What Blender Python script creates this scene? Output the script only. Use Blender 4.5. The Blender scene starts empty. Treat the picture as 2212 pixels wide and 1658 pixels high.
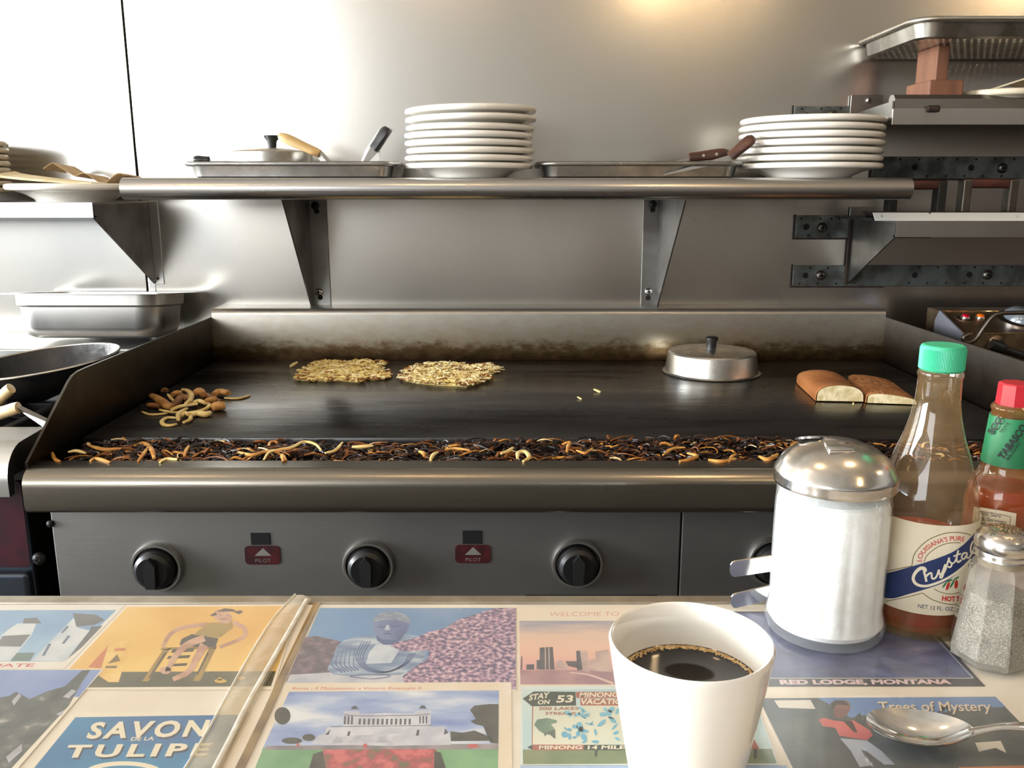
import bpy, bmesh, math, random
from mathutils import Vector, Matrix, noise

# ------------------------------------------------------------------ camera, world, lights, exposure
SC = bpy.context.scene
COL = SC.collection
EYE = Vector((0, 0, 1.30)); F = 1900.0; CX, CY = 1106.0, 829.0; PIT = math.radians(12.43)
cam_d = bpy.data.cameras.new('camera'); cam_d.sensor_width = 36; cam_d.lens = 36 * F / 2212
cam_d.clip_start = 0.02
cam = bpy.data.objects.new('camera', cam_d); COL.objects.link(cam)
cam.location = EYE; cam.rotation_euler = (math.pi / 2 - PIT, 0, 0); SC.camera = cam
SC.view_settings.view_transform = 'Standard'; SC.view_settings.look = 'None'
SC.view_settings.gamma = 1; SC.view_settings.use_curve_mapping = False
SC.view_settings.exposure = 0.33
wd = bpy.data.worlds.new('daylight'); SC.world = wd; wd.use_nodes = True
wd.node_tree.nodes['Background'].inputs[0].default_value = (0.75, 0.87, 1, 1)
wd.node_tree.nodes['Background'].inputs[1].default_value = 0.35

def area_light(name, loc, target, sx, sy, power, col):
    d = bpy.data.lights.new(name, 'AREA'); d.shape = 'RECTANGLE'; d.size = sx; d.size_y = sy
    d.energy = power; d.color = col
    o = bpy.data.objects.new(name, d); COL.objects.link(o); o.location = loc
    o.rotation_euler = (Vector(target) - Vector(loc)).to_track_quat('-Z', 'Y').to_euler()
    return o
def bulb_light(name, loc, power, col, r=0.045):
    d = bpy.data.lights.new(name, 'POINT'); d.energy = power; d.color = col; d.shadow_soft_size = r
    o = bpy.data.objects.new(name, d); COL.objects.link(o); o.location = loc
# daylight through the storefront window behind the diner, and the diner's warm lamps
area_light('storefront_daylight', (-3.35, -2.93, 2.10), (-3.35, 0, 2.10), 3.3, 1.2, 115, (0.94, 0.97, 1.0))
area_light('side_window_daylight', (-4.93, 0.3, 1.75), (0, 0.3, 1.75), 2.6, 1.7, 520, (0.90, 0.95, 1.0))
WARM = (1.0, 0.68, 0.36)
for i, (lx, ly, lz) in enumerate(((-1.05, 0.55, 2.25), (-0.25, 0.55, 2.25), (0.50, 0.55, 2.07), (1.75, 0.55, 2.04), (1.0, -0.6, 2.3))):
    bulb_light('ceiling_bulb_light', (lx, ly, lz), 3.9, WARM)

# ------------------------------------------------------------------ pixels -> places
CP, SP = math.cos(PIT), math.sin(PIT)
def ray(px, py):
    tx = (px - CX) / F; ty = (CY - py) / F
    return Vector((tx, CP + ty * SP, -SP + ty * CP))
def at_y(px, py, Y): d = ray(px, py); return EYE + d * (Y / d.y)
def at_z(px, py, Z): d = ray(px, py); return EYE + d * ((Z - EYE.z) / d.z)
def at_x(px, py, X): d = ray(px, py); return EYE + d * (X / d.x)
def zc(P): q = P - EYE; return q.y * CP - q.z * SP
def on_cyl(px, py, cx, cy, R):
    d = ray(px, py); ox, oy = EYE.x - cx, EYE.y - cy
    a = d.x * d.x + d.y * d.y; b = ox * d.x + oy * d.y; c = ox * ox + oy * oy - R * R
    disc = b * b - a * c
    if disc < 0: disc = 0
    return EYE + d * ((-b - math.sqrt(disc)) / a)
def pxprof(X, Y, rows):
    """silhouette rows (pixel y, half width in pixels) of an upright round thing standing at X, Y -> (radius, z)"""
    out = []
    for y, hw in rows:
        p = at_y(CX, y, Y); out.append((hw * zc(p) / F, p.z))
    return out

# ------------------------------------------------------------------ materials
def lin(c):
    return tuple(((v / 255) / 12.92 if v / 255 <= 0.04045 else ((v / 255 + 0.055) / 1.055) ** 2.4) for v in c) + (1,)
MATS = {}
def mat(name, col, rough=0.5, metal=0.0, col2=None, scale=8.0, stretch=(1, 1, 1), detail=4, lo=0.4, hi=0.6,
        bump=0.0, bscale=None, bstretch=None, spec=0.5, emit=None, rough2=None, sheen=0, sss=0, coat=0, coords='Object'):
    if name in MATS: return MATS[name]
    m = bpy.data.materials.new(name); m.use_nodes = True; nt = m.node_tree; N = nt.nodes; L = nt.links
    b = N['Principled BSDF']
    c1 = lin(col); b.inputs['Base Color'].default_value = c1
    b.inputs['Roughness'].default_value = rough; b.inputs['Metallic'].default_value = metal
    b.inputs['Specular IOR Level'].default_value = spec
    if coat: b.inputs['Coat Weight'].default_value = coat; b.inputs['Coat Roughness'].default_value = 0.08
    tc = N.new('ShaderNodeTexCoord')
    def ntex(sc, st, det):
        mp = N.new('ShaderNodeMapping'); mp.inputs['Scale'].default_value = st
        L.new(tc.outputs[coords], mp.inputs['Vector'])
        t = N.new('ShaderNodeTexNoise'); t.inputs['Scale'].default_value = sc; t.inputs['Detail'].default_value = det
        L.new(mp.outputs[0], t.inputs['Vector']); return t
    if col2 is not None or rough2 is not None:
        t = ntex(scale, stretch, detail)
        mr = N.new('ShaderNodeMapRange'); mr.inputs['From Min'].default_value = lo; mr.inputs['From Max'].default_value = hi
        L.new(t.outputs['Fac'], mr.inputs['Value'])
        if col2 is not None:
            mx = N.new('ShaderNodeMix'); mx.data_type = 'RGBA'
            mx.inputs['A'].default_value = c1; mx.inputs['B'].default_value = lin(col2)
            L.new(mr.outputs[0], mx.inputs['Factor']); L.new(mx.outputs['Result'], b.inputs['Base Color'])
        if rough2 is not None:
            mm = N.new('ShaderNodeMapRange'); mm.inputs['To Min'].default_value = rough; mm.inputs['To Max'].default_value = rough2
            L.new(mr.outputs[0], mm.inputs['Value']); L.new(mm.outputs[0], b.inputs['Roughness'])
    if bump:
        t = ntex(bscale or scale, bstretch or stretch, 5)
        bp = N.new('ShaderNodeBump'); bp.inputs['Strength'].default_value = bump; bp.inputs['Distance'].default_value = 0.002
        L.new(t.outputs['Fac'], bp.inputs['Height']); L.new(bp.outputs[0], b.inputs['Normal'])
    if emit: b.inputs['Emission Color'].default_value = lin(emit[0]); b.inputs['Emission Strength'].default_value = emit[1]
    if sss: b.inputs['Subsurface Weight'].default_value = sss; b.inputs['Subsurface Radius'].default_value = (.01, .006, .004)
    MATS[name] = m; return m

def ramp_mat(name, stops, scale=20, stretch=(1, 1, 1), rough=0.45, detail=6, coords='Object', metal=0, bump=0, spec=0.5):
    """stops: [(pos, rgb)] on a noise value"""
    if name in MATS: return MATS[name]
    m = bpy.data.materials.new(name); m.use_nodes = True; N = m.node_tree.nodes; L = m.node_tree.links
    b = N['Principled BSDF']; b.inputs['Roughness'].default_value = rough; b.inputs['Metallic'].default_value = metal
    b.inputs['Specular IOR Level'].default_value = spec
    tc = N.new('ShaderNodeTexCoord'); mp = N.new('ShaderNodeMapping'); mp.inputs['Scale'].default_value = stretch
    L.new(tc.outputs[coords], mp.inputs[0])
    t = N.new('ShaderNodeTexNoise'); t.inputs['Scale'].default_value = scale; t.inputs['Detail'].default_value = detail
    L.new(mp.outputs[0], t.inputs[0])
    r = N.new('ShaderNodeValToRGB'); cr = r.color_ramp
    while len(cr.elements) < len(stops): cr.elements.new(0.5)
    for e, (p, c) in zip(cr.elements, stops): e.position = p; e.color = lin(c)
    L.new(t.outputs['Fac'], r.inputs[0]); L.new(r.outputs[0], b.inputs['Base Color'])
    if bump:
        bp = N.new('ShaderNodeBump'); bp.inputs['Strength'].default_value = bump; bp.inputs['Distance'].default_value = 0.002
        L.new(t.outputs['Fac'], bp.inputs['Height']); L.new(bp.outputs[0], b.inputs['Normal'])
    MATS[name] = m; return m

def grad_mat(name, axis, z0, z1, stops, nscale=12, namp=0.3, stretch=(1, 1, 1), rough=0.35, metal=0.0, bump=0.0, world=True):
    """a stain or print that changes along one axis between z0 and z1 (world metres), broken up by noise"""
    if name in MATS: return MATS[name]
    m = bpy.data.materials.new(name); m.use_nodes = True; N = m.node_tree.nodes; L = m.node_tree.links
    b = N['Principled BSDF']; b.inputs['Roughness'].default_value = rough; b.inputs['Metallic'].default_value = metal
    g = N.new('ShaderNodeNewGeometry'); s = N.new('ShaderNodeSeparateXYZ'); L.new(g.outputs['Position'], s.inputs[0])
    mr = N.new('ShaderNodeMapRange'); mr.inputs['From Min'].default_value = z0; mr.inputs['From Max'].default_value = z1
    L.new(s.outputs[axis], mr.inputs['Value'])
    mp = N.new('ShaderNodeMapping'); mp.inputs['Scale'].default_value = stretch; L.new(g.outputs['Position'], mp.inputs[0])
    t = N.new('ShaderNodeTexNoise'); t.inputs['Scale'].default_value = nscale; t.inputs['Detail'].default_value = 8
    t.inputs['Roughness'].default_value = 0.65
    L.new(mp.outputs[0], t.inputs[0])
    a = N.new('ShaderNodeMath'); a.operation = 'MULTIPLY_ADD'; a.inputs[1].default_value = namp; a.inputs[2].default_value = -namp / 2
    L.new(t.outputs['Fac'], a.inputs[0])
    ad = N.new('ShaderNodeMath'); ad.operation = 'ADD'; ad.use_clamp = True
    L.new(mr.outputs[0], ad.inputs[0]); L.new(a.outputs[0], ad.inputs[1])
    r = N.new('ShaderNodeValToRGB'); cr = r.color_ramp
    while len(cr.elements) < len(stops): cr.elements.new(0.5)
    for e, (p, c) in zip(cr.elements, stops): e.position = p; e.color = lin(c)
    L.new(ad.outputs[0], r.inputs[0]); L.new(r.outputs[0], b.inputs['Base Color'])
    if bump:
        bp = N.new('ShaderNodeBump'); bp.inputs['Strength'].default_value = bump; bp.inputs['Distance'].default_value = 0.002
        L.new(t.outputs['Fac'], bp.inputs['Height']); L.new(bp.outputs[0], b.inputs['Normal'])
    MATS[name] = m; return m

def clear_mat(name, tint=(255, 255, 255), film=0.0, film_col=(200, 180, 150), rough=0.05, refl=1.0, fscale=30, ior=1.45):
    """clear glass or plastic: see-through, mirror-like at grazing angles, with a film of residue"""
    if name in MATS: return MATS[name]
    m = bpy.data.materials.new(name); m.use_nodes = True; N = m.node_tree.nodes; L = m.node_tree.links
    N.remove(N['Principled BSDF']); out = N['Material Output']
    tr = N.new('ShaderNodeBsdfTransparent'); tr.inputs[0].default_value = lin(tint)
    gl = N.new('ShaderNodeBsdfGlossy'); gl.inputs['Roughness'].default_value = rough
    df = N.new('ShaderNodeBsdfDiffuse'); df.inputs[0].default_value = lin(film_col)
    fr = N.new('ShaderNodeLayerWeight'); fr.inputs[0].default_value = 0.5
    pw = N.new('ShaderNodeMath'); pw.operation = 'POWER'; pw.inputs[1].default_value = 5; L.new(fr.outputs['Facing'], pw.inputs[0])
    mu = N.new('ShaderNodeMath'); mu.operation = 'MULTIPLY_ADD'; mu.inputs[1].default_value = 0.9 * refl; mu.inputs[2].default_value = 0.035 * refl
    L.new(pw.outputs[0], mu.inputs[0]); mu.use_clamp = True
    m1 = N.new('ShaderNodeMixShader'); L.new(tr.outputs[0], m1.inputs[1]); L.new(df.outputs[0], m1.inputs[2])
    if film:
        tc = N.new('ShaderNodeTexCoord'); t = N.new('ShaderNodeTexNoise'); t.inputs['Scale'].default_value = fscale
        t.inputs['Detail'].default_value = 6
        L.new(tc.outputs['Object'], t.inputs[0])
        mr = N.new('ShaderNodeMapRange'); mr.inputs['From Min'].default_value = 0.3; mr.inputs['From Max'].default_value = 0.7
        mr.inputs['To Min'].default_value = film * 0.6; mr.inputs['To Max'].default_value = min(1, film * 1.4)
        L.new(t.outputs['Fac'], mr.inputs[0]); L.new(mr.outputs[0], m1.inputs[0])
    else: m1.inputs[0].default_value = 0
    m2 = N.new('ShaderNodeMixShader'); L.new(mu.outputs[0], m2.inputs[0]); L.new(m1.outputs[0], m2.inputs[1]); L.new(gl.outputs[0], m2.inputs[2])
    L.new(m2.outputs[0], out.inputs[0]); MATS[name] = m; return m

# ------------------------------------------------------------------ object helpers
def origin(p):
    v = Vector((0, 0, 0))
    while p is not None: v += p.location; p = p.parent
    return v
def tag(o, label, cat, group=None):
    o['label'] = label; o['category'] = cat
    if group: o['group'] = group
    return o
def thing(name, label, cat, loc=(0, 0, 0), group=None):
    o = bpy.data.objects.new(name, None); COL.objects.link(o); o.location = loc
    o.empty_display_size = 0.05
    return tag(o, label, cat, group)
def obj(name, verts, faces, m, parent=None, smooth=False, recalc=True, mi=None):
    """one mesh object from world coordinates"""
    verts = [Vector(v) for v in verts]
    if parent is not None: o0 = origin(parent)
    else:
        o0 = Vector(((min(v.x for v in verts) + max(v.x for v in verts)) / 2,
                     (min(v.y for v in verts) + max(v.y for v in verts)) / 2, min(v.z for v in verts)))
    me = bpy.data.meshes.new(name); me.from_pydata([v - o0 for v in verts], [], faces)
    ms = m if isinstance(m, (list, tuple)) else [m]
    for k in ms: me.materials.append(k)
    if mi: me.polygons.foreach_set('material_index', mi)
    if recalc:
        bm = bmesh.new(); bm.from_mesh(me); bmesh.ops.recalc_face_normals(bm, faces=bm.faces); bm.to_mesh(me); bm.free()
    if smooth:
        me.polygons.foreach_set('use_smooth', [True] * len(me.polygons))
        try: me.set_sharp_from_angle(angle=math.radians(smooth if smooth is not True else 40))
        except Exception: pass
    me.update()
    o = bpy.data.objects.new(name, me); COL.objects.link(o)
    if parent is not None: o.parent = parent
    else: o.location = o0
    return o
def struct(o): o['kind'] = 'structure'; return o

class G:
    """geometry collector"""
    def __init__(s): s.v = []; s.f = []; s.mi = []
    def add(s, v, f, k=0):
        n = len(s.v); s.v += [Vector(a) for a in v]; s.f += [tuple(i + n for i in q) for q in f]; s.mi += [k] * len(f); return s
    def box(s, x0, x1, y0, y1, z0, z1, M=None, bev=0.0, seg=2, k=0):
        bm = bmesh.new()
        vs = [bm.verts.new(c) for c in ((x0, y0, z0), (x1, y0, z0), (x1, y1, z0), (x0, y1, z0), (x0, y0, z1), (x1, y0, z1), (x1, y1, z1), (x0, y1, z1))]
        for q in ((0, 3, 2, 1), (4, 5, 6, 7), (0, 1, 5, 4), (1, 2, 6, 5), (2, 3, 7, 6), (3, 0, 4, 7)): bm.faces.new([vs[i] for i in q])
        if bev: bmesh.ops.bevel(bm, geom=bm.edges[:], offset=bev, segments=seg, affect='EDGES', profile=0.5)
        bm.verts.index_update()
        v = [(M @ a.co) if M else a.co.copy() for a in bm.verts]; f = [[a.index for a in q.verts] for q in bm.faces]
        bm.free(); return s.add(v, f, k)
    def prism(s, poly, off, k=0):
        """poly: list of 3D points, extruded by off"""
        n = len(poly); P = [Vector(p) for p in poly]; off = Vector(off)
        f = [tuple(range(n - 1, -1, -1)), tuple(range(n, 2 * n))] + [(i, (i + 1) % n, n + (i + 1) % n, n + i) for i in range(n)]
        return s.add(P + [p + off for p in P], f, k)
    def lathe(s, prof, c=(0, 0), seg=48, M=None, k=0, rfun=None):
        v = []; f = []; n = len(prof)
        for j in range(seg):
            a = 2 * math.pi * j / seg
            for r, z in prof:
                rr = rfun(r, z, a) if rfun else r
                p = Vector((c[0] + rr * math.cos(a), c[1] + rr * math.sin(a), z)); v.append(M @ p if M else p)
        for j in range(seg):
            j2 = (j + 1) % seg
            for i in range(n - 1): f.append((j * n + i, j2 * n + i, j2 * n + i + 1, j * n + i + 1))
        if prof[0][0] > 1e-6: f.append(tuple(j * n for j in range(seg))[::-1])
        if prof[-1][0] > 1e-6: f.append(tuple(j * n + n - 1 for j in range(seg)))
        return s.add(v, f, k)
    def sweep(s, pts, rs, up=(0, 0, 1), sec=8, flat=1.0, k=0):
        """tube along pts; rs radius or list; flat = height/width of the section"""
        P = [Vector(p) for p in pts]; n = len(P); up = Vector(up)
        if not isinstance(rs, (list, tuple)): rs = [rs] * n
        v = []; f = []
        for i, p in enumerate(P):
            t = (P[min(i + 1, n - 1)] - P[max(i - 1, 0)]).normalized()
            sd = t.cross(up)
            if sd.length < 1e-4: sd = t.cross(Vector((1, 0, 0.01)))
            sd.normalize(); u = sd.cross(t).normalized()
            for j in range(sec):
                a = 2 * math.pi * (j + 0.5) / sec
                v.append(p + sd * (rs[i] * math.cos(a)) + u * (rs[i] * flat * math.sin(a)))
        for i in range(n - 1):
            for j in range(sec):
                j2 = (j + 1) % sec; f.append((i * sec + j, i * sec + j2, (i + 1) * sec + j2, (i + 1) * sec + j))
        f.append(tuple(range(sec))[::-1]); f.append(tuple((n - 1) * sec + j for j in range(sec)))
        return s.add(v, f, k)
    def loft(s, levels, M=None, seg=6, close0=True, close1=True, k=0):
        """levels: (width, depth, corner radius, z) rounded rectangles about the origin"""
        v = []; f = []; n = 4 * (seg + 1)
        for w, d, r, z in levels:
            r = min(r, w / 2 - 1e-5, d / 2 - 1e-5)
            for q, (sx, sy) in enumerate(((1, 1), (-1, 1), (-1, -1), (1, -1))):
                for i in range(seg + 1):
                    a = math.pi / 2 * (q + i / seg)
                    p = Vector((sx * (w / 2 - r) + r * math.cos(a), sy * (d / 2 - r) + r * math.sin(a), z))
                    v.append(M @ p if M else p)
        for l in range(len(levels) - 1):
            for i in range(n):
                i2 = (i + 1) % n; f.append((l * n + i, l * n + i2, (l + 1) * n + i2, (l + 1) * n + i))
        if close0: f.append(tuple(range(n))[::-1])
        if close1: f.append(tuple((len(levels) - 1) * n + i for i in range(n)))
        return s.add(v, f, k)
    def out(s, name, m, parent=None, smooth=False, recalc=True): return obj(name, s.v, s.f, m, parent, smooth, recalc, s.mi if isinstance(m, (list, tuple)) else None)

def copy_tree(o, loc, rz=None, parent=None):
    c = o.copy(); COL.objects.link(c)
    if parent is not None: c.parent = parent
    else:
        c.location = loc
        if rz is not None: c.rotation_euler = (o.rotation_euler.x, o.rotation_euler.y, rz)
    for ch in o.children: copy_tree(ch, None, None, c)
    return c
def bez(p0, p1, p2, p3, n=12):
    out = []
    for i in range(n + 1):
        t = i / n; a = (1 - t)
        out.append(tuple(a ** 3 * p0[k] + 3 * a * a * t * p1[k] + 3 * a * t * t * p2[k] + t ** 3 * p3[k] for k in range(len(p0))))
    return out
def crom(pts, n=6):
    """smooth curve through points (Catmull-Rom)"""
    P = [Vector(p) for p in pts]; P = [2 * P[0] - P[1]] + P + [2 * P[-1] - P[-2]]; out = []
    for i in range(1, len(P) - 2):
        for j in range(n):
            t = j / n; a, b, c, d = P[i - 1], P[i], P[i + 1], P[i + 2]
            out.append(0.5 * ((2 * b) + (c - a) * t + (2 * a - 5 * b + 4 * c - d) * t * t + (3 * b - 3 * c + d - a) * t ** 3))
    out.append(P[-2]); return out
def text_mesh(body, size=1.0, bold=0.0, shear=0.0, space=1.0, align='LEFT'):
    cu = bpy.data.curves.new('lettering', 'FONT'); cu.body = body; cu.size = size; cu.offset = bold; cu.shear = shear
    cu.space_character = space; cu.align_x = align; cu.resolution_u = 3
    o = bpy.data.objects.new('lettering', cu); COL.objects.link(o)
    bpy.context.view_layer.update()
    me = bpy.data.meshes.new_from_object(o.evaluated_get(bpy.context.evaluated_depsgraph_get()))
    v = [tuple(a.co) for a in me.vertices]; f = [tuple(p.vertices) for p in me.polygons]
    bpy.data.objects.remove(o); bpy.data.curves.remove(cu); bpy.data.meshes.remove(me)
    return v, f
def text_w(v): return max(a[0] for a in v) - min(a[0] for a in v)

# ------------------------------------------------------------------ common materials
STEEL = mat('brushed_steel', (196, 194, 190), 0.30, 1, col2=(178, 175, 170), scale=6, stretch=(1, 1, 0.15), rough2=0.38, bump=0.05, bscale=60, bstretch=(6, 6, 0.2))
STEEL_H = mat('brushed_steel_rail', (188, 186, 184), 0.26, 1, col2=(170, 166, 160), scale=8, stretch=(0.2, 1, 1), rough2=0.34, bump=0.04, bscale=60, bstretch=(0.2, 6, 6))
STEEL_D = mat('greasy_steel', (128, 122, 114), 0.34, 1, col2=(96, 88, 78), scale=14, rough2=0.46, bump=0.08, bscale=90)
STEEL_P = mat('panel_steel', (150, 148, 144), 0.36, 1, col2=(120, 116, 110), scale=9, stretch=(0.3, 1, 1), rough2=0.44, bump=0.05, bscale=80, bstretch=(0.3, 4, 4))
CHROME = mat('polished_steel', (225, 224, 222), 0.10, 1, bump=0.03, bscale=30)
ALU = mat('worn_aluminium', (214, 212, 206), 0.27, 1, col2=(186, 182, 172), scale=22, rough2=0.36, bump=0.05, bscale=50)
BLACKP = mat('black_plastic', (22, 22, 23), 0.35)
BLACKM = mat('sooty_black_metal', (24, 24, 25), 0.5, 0.3, col2=(40, 38, 36), scale=20, bump=0.3, bscale=60)
HOLE = mat('dark_hole', (10, 10, 10), 0.9)
GRIME = mat('baked_on_grime', (22, 16, 12), 0.55, col2=(48, 30, 18), scale=60, bump=0.4, bscale=120)
CHINA = mat('white_china', (236, 232, 224), 0.12, col2=(228, 222, 210), scale=12, coat=0.5)
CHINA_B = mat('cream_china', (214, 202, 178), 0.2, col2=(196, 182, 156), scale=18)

# ================================================================== the room
WY = 1.92                                    # face of the steel kitchen wall
RX0, RX1, RY0, RZ1 = -5.0, 3.2, -3.0, 2.75
PLASTER = mat('plaster', (172, 170, 166), 0.8, col2=(158, 155, 150), scale=3)
CEILM = mat('ceiling_paint', (205, 200, 192), 0.85, col2=(190, 184, 172), scale=2)
FLOORM = mat('floor_tile', (70, 62, 56), 0.5, col2=(50, 44, 40), scale=5)
struct(G().box(RX0, RX1, RY0, WY + .02, -0.05, 0).out('floor', FLOORM))
struct(G().box(RX0, RX1, RY0, WY + .02, RZ1, RZ1 + .05).out('ceiling', CEILM))
struct(G().box(RX1, RX1 + .05, RY0, WY + .02, 0, RZ1).out('wall_right', PLASTER))
g = G()                                      # wall behind the diner, open where the storefront window is
g.box(RX0, RX1, RY0 - .05, RY0, 0, 0.65); g.box(RX0, RX1, RY0 - .05, RY0, 2.7, RZ1); g.box(-1.7, RX1, RY0 - .05, RY0, 0.65, 2.7)
struct(g.out('wall_front', PLASTER))
g = G(); g.box(RX0 - .05, RX0, RY0, WY, 0, 0.85); g.box(RX0 - .05, RX0, RY0, WY, 2.6, RZ1)
g.box(RX0 - .05, RX0, RY0, -1.0, 0.85, 2.6); g.box(RX0 - .05, RX0, 1.6, WY, 0.85, 2.6)
struct(g.out('wall_left', PLASTER))
REFL_DARK = mat('reflection_darkener', (66, 50, 40), .5, col2=(50, 38, 30), scale=6, stretch=(1, 1, .2))  # unseen dark panels, added to darken the steel wall's lower right reflections
struct(G().box(-1.7, RX1, RY0, RY0 + .02, 0, 1.05).out('unseen_dark_panel_1', REFL_DARK))
struct(G().box(RX1 - .02, RX1, RY0 + .02, WY - .01, 0, 1.9).out('unseen_dark_panel_2', REFL_DARK))
FRAME = mat('window_frame_paint', (60, 58, 55), 0.5)
wn = thing('window_1', 'x', 'x'); del wn['label']; del wn['category']; struct(wn)
for x in (-5.0, -3.9, -2.8, -1.75): G().box(x, x + .05, RY0 - .05, RY0 + .02, .65, 2.7).out('window_frame', FRAME, wn)
wn = thing('window_2', 'x', 'x'); del wn['label']; del wn['category']; struct(wn)
for y in (-1.0, .27, 1.55): G().box(RX0 - .05, RX0 + .02, y, y + .05, .85, 2.6).out('window_frame', FRAME, wn)

# steel clad kitchen wall: two sheets meeting at an upright seam
wall = thing('wall_back', 'x', 'x', (0, WY, 0)); del wall['label']; del wall['category']; struct(wall)
WALLM = mat('wall_sheet_steel', (206, 203, 197), 0.22, 1, col2=(192, 187, 178), scale=5, stretch=(1, 1, 0.12), detail=1, lo=.3, hi=.7, rough2=0.29, bump=0.012, bscale=40, bstretch=(7, 7, 0.15))
xs = at_y(290, 300, WY).x
G().box(RX0, RX1, WY + .004, WY + .05, 0, RZ1).out('wall_backing', HOLE, wall)
G().box(RX0, xs - .0022, WY, WY + .004, 0, RZ1, bev=.001).out('wall_panel', WALLM, wall)
G().box(xs + .0022, RX1, WY, WY + .004, 0, RZ1, bev=.001).out('wall_panel', WALLM, wall)
G().box(xs + .004, xs + .018, WY - .0015, WY, .80, 1.13, bev=.0005).out('seam_strip', STEEL, wall)

# ================================================================== griddle
GX0, GX1, GZ = -0.635, 0.79, 0.945
gr = thing('griddle', 'wide stainless gas griddle with black cooking plate and scrap-filled front trough', 'griddle', (0.08, 1.5, 0))
PLATE = mat('seasoned_iron', (22, 20, 19), 0.20, 0.0, col2=(32, 29, 28), scale=9, stretch=(0.35, 1.6, 1), lo=.35, hi=.7, rough2=0.40, bump=0.25, bscale=26, bstretch=(0.35, 2.2, 1), spec=0.7)
G().box(GX0 + .003, GX1 - .003, 1.245, 1.846, GZ - .02, GZ, bev=.003).out('cooking_plate', PLATE, gr, smooth=30)
# backsplash with baked grease along its foot
SPL = grad_mat('backsplash_steel', 'Z', GZ, GZ + .11, [(0.0, (56, 40, 24)), (0.22, (96, 78, 52)), (0.40, (150, 140, 122)), (1.0, (176, 172, 164))], nscale=70, namp=0.6, stretch=(.5, 1, 1), rough=0.34, metal=0.9, bump=0.06)
zt = at_y(1106, 667, 1.846).z
pr = [(1.846, GZ), (1.846, zt - .012)] + [(1.858 - .012 * math.cos(a), zt - .012 + .012 * math.sin(a)) for a in (0.4, 0.8, 1.2, 1.57)] + [(WY - .001, zt), (WY - .001, GZ)]
G().prism([(GX0, y, z) for y, z in pr], (GX1 - GX0, 0, 0)).out('backsplash', SPL, gr, smooth=30)
# side splashes
SIDE = grad_mat('side_splash_steel', 'Z', GZ, GZ + .10, [(0.0, (30, 22, 16)), (0.4, (62, 54, 46)), (1.0, (110, 106, 100))], nscale=22, namp=0.6, rough=0.38, metal=0.9, bump=0.06)
sp = [(1.858, 1.037), (1.29, 1.0415), (1.262, 1.041), (1.245, 1.038), (1.232, 1.032), (1.104, .951), (1.104, .90), (1.858, .90)]
for x0 in (GX0 - .004, GX1):
    G().prism([(x0, y, z) for y, z in sp], (.004, 0, 0)).out('side_splash', SIDE, gr)
# trough and rolled front rail
G().prism([(GX0, y, z) for y, z in ((1.245, GZ - .021), (1.245, .90), (1.147, .90), (1.147, GZ - .012), (1.143, GZ - .012), (1.143, .896), (1.249, .896), (1.249, GZ - .021))], (GX1 - GX0, 0, 0)).out('grease_trough', GRIME, gr)
fr = [(1.132, GZ), (1.108, GZ - .001)]
fr += [(1.105 - .021 * math.sin(a), GZ - .022 + .021 * math.cos(a)) for a in [i * math.pi / 2 / 7 for i in range(8)]]
fr += [(1.084, .898)] + [(1.096 - .012 * math.cos(a), .898 - .012 * math.sin(a)) for a in [i * math.pi / 2 / 4 for i in range(1, 5)]] + [(1.132, .886)]
RAILM = mat('front_rail_steel', (150, 144, 134), 0.25, 1, col2=(120, 112, 100), scale=10, stretch=(.15, 1, 1), rough2=0.36, bump=0.05, bscale=70, bstretch=(.2, 5, 5))
G().prism([(GX0, y, z) for y, z in fr], (GX1 - GX0, 0, 0)).out('front_rail', RAILM, gr, smooth=30)
# body, panels
PY = 1.132
G().box(GX0 + .012, GX1 - .012, PY + .012, 1.845, .30, .852).out('body', STEEL_D, gr)
for lx in (GX0 + .05, GX1 - .05):
    for ly in (1.2, 1.78): G().lathe([(.022, 0), (.022, .02), (.018, .03), (.018, .30)], (lx, ly), 16).out('leg', STEEL_D, gr, smooth=True)
xm = at_y(1469, 1200, PY).x
PANM = mat('control_panel_steel', (150, 148, 144), 0.50, 1, col2=(120, 118, 116), scale=4, stretch=(.4, 1, 1), rough2=0.60, bump=0.05, bscale=90, bstretch=(.3, 4, 4))
p1 = G().box(GX0 + .006, xm - .001, PY, PY + .01, .52, .878, bev=.0015).out('control_panel', PANM, gr)
p2 = G().box(xm + .001, GX1 - .006, PY, PY + .01, .52, .878, bev=.0015).out('control_panel', PANM, gr)
g = G(); random.seed(3); x = GX0 + .01      # ragged dark strip along the gap under the rail
top = []; bot = []
while x < GX1 - .01:
    top.append((x, PY - .0015, .8865)); bot.append((x, PY - .0015, .8865 - random.uniform(.004, .0085))); x += .012
for a in range(len(top) - 1): g.prism([top[a], bot[a], bot[a + 1], top[a + 1]], (0, .0015, 0))
g.out('dark_gap_strip', GRIME, gr)
RX = Matrix.Rotation(math.pi / 2, 4, 'X')
for px, py in ((342, 1222), (797, 1218), (1247, 1214), (1668, 1210)):
    c = at_y(px, py, PY); M = Matrix.Translation(c) @ RX
    k = G().lathe([(.0, .024), (.021, .024), (.026, .020), (.0285, .008), (.0285, 0)][::-1], (0, 0), 40, M).out('control_knob', BLACKP, gr, smooth=35)
    G().lathe([(.029, 0), (.036, 0), (.0362, .004), (.034, .0095), (.031, .0095), (.029, .004)], (0, 0), 48, M).out('bezel', STEEL, k, smooth=50)
    G().prism([M @ Vector(q) for q in ((-.0065, -.02, .023), (.0065, -.02, .023), (.008, .012, .023), (.0, .023, .023), (-.008, .012, .023))], M.to_3x3() @ Vector((0, 0, .009))).out('pointer', mat('knob_pointer', (34, 35, 36), .3), k)
MAROON = mat('maroon_plaque', (74, 10, 17), 0.5, col2=(50, 8, 13), scale=60)
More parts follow.
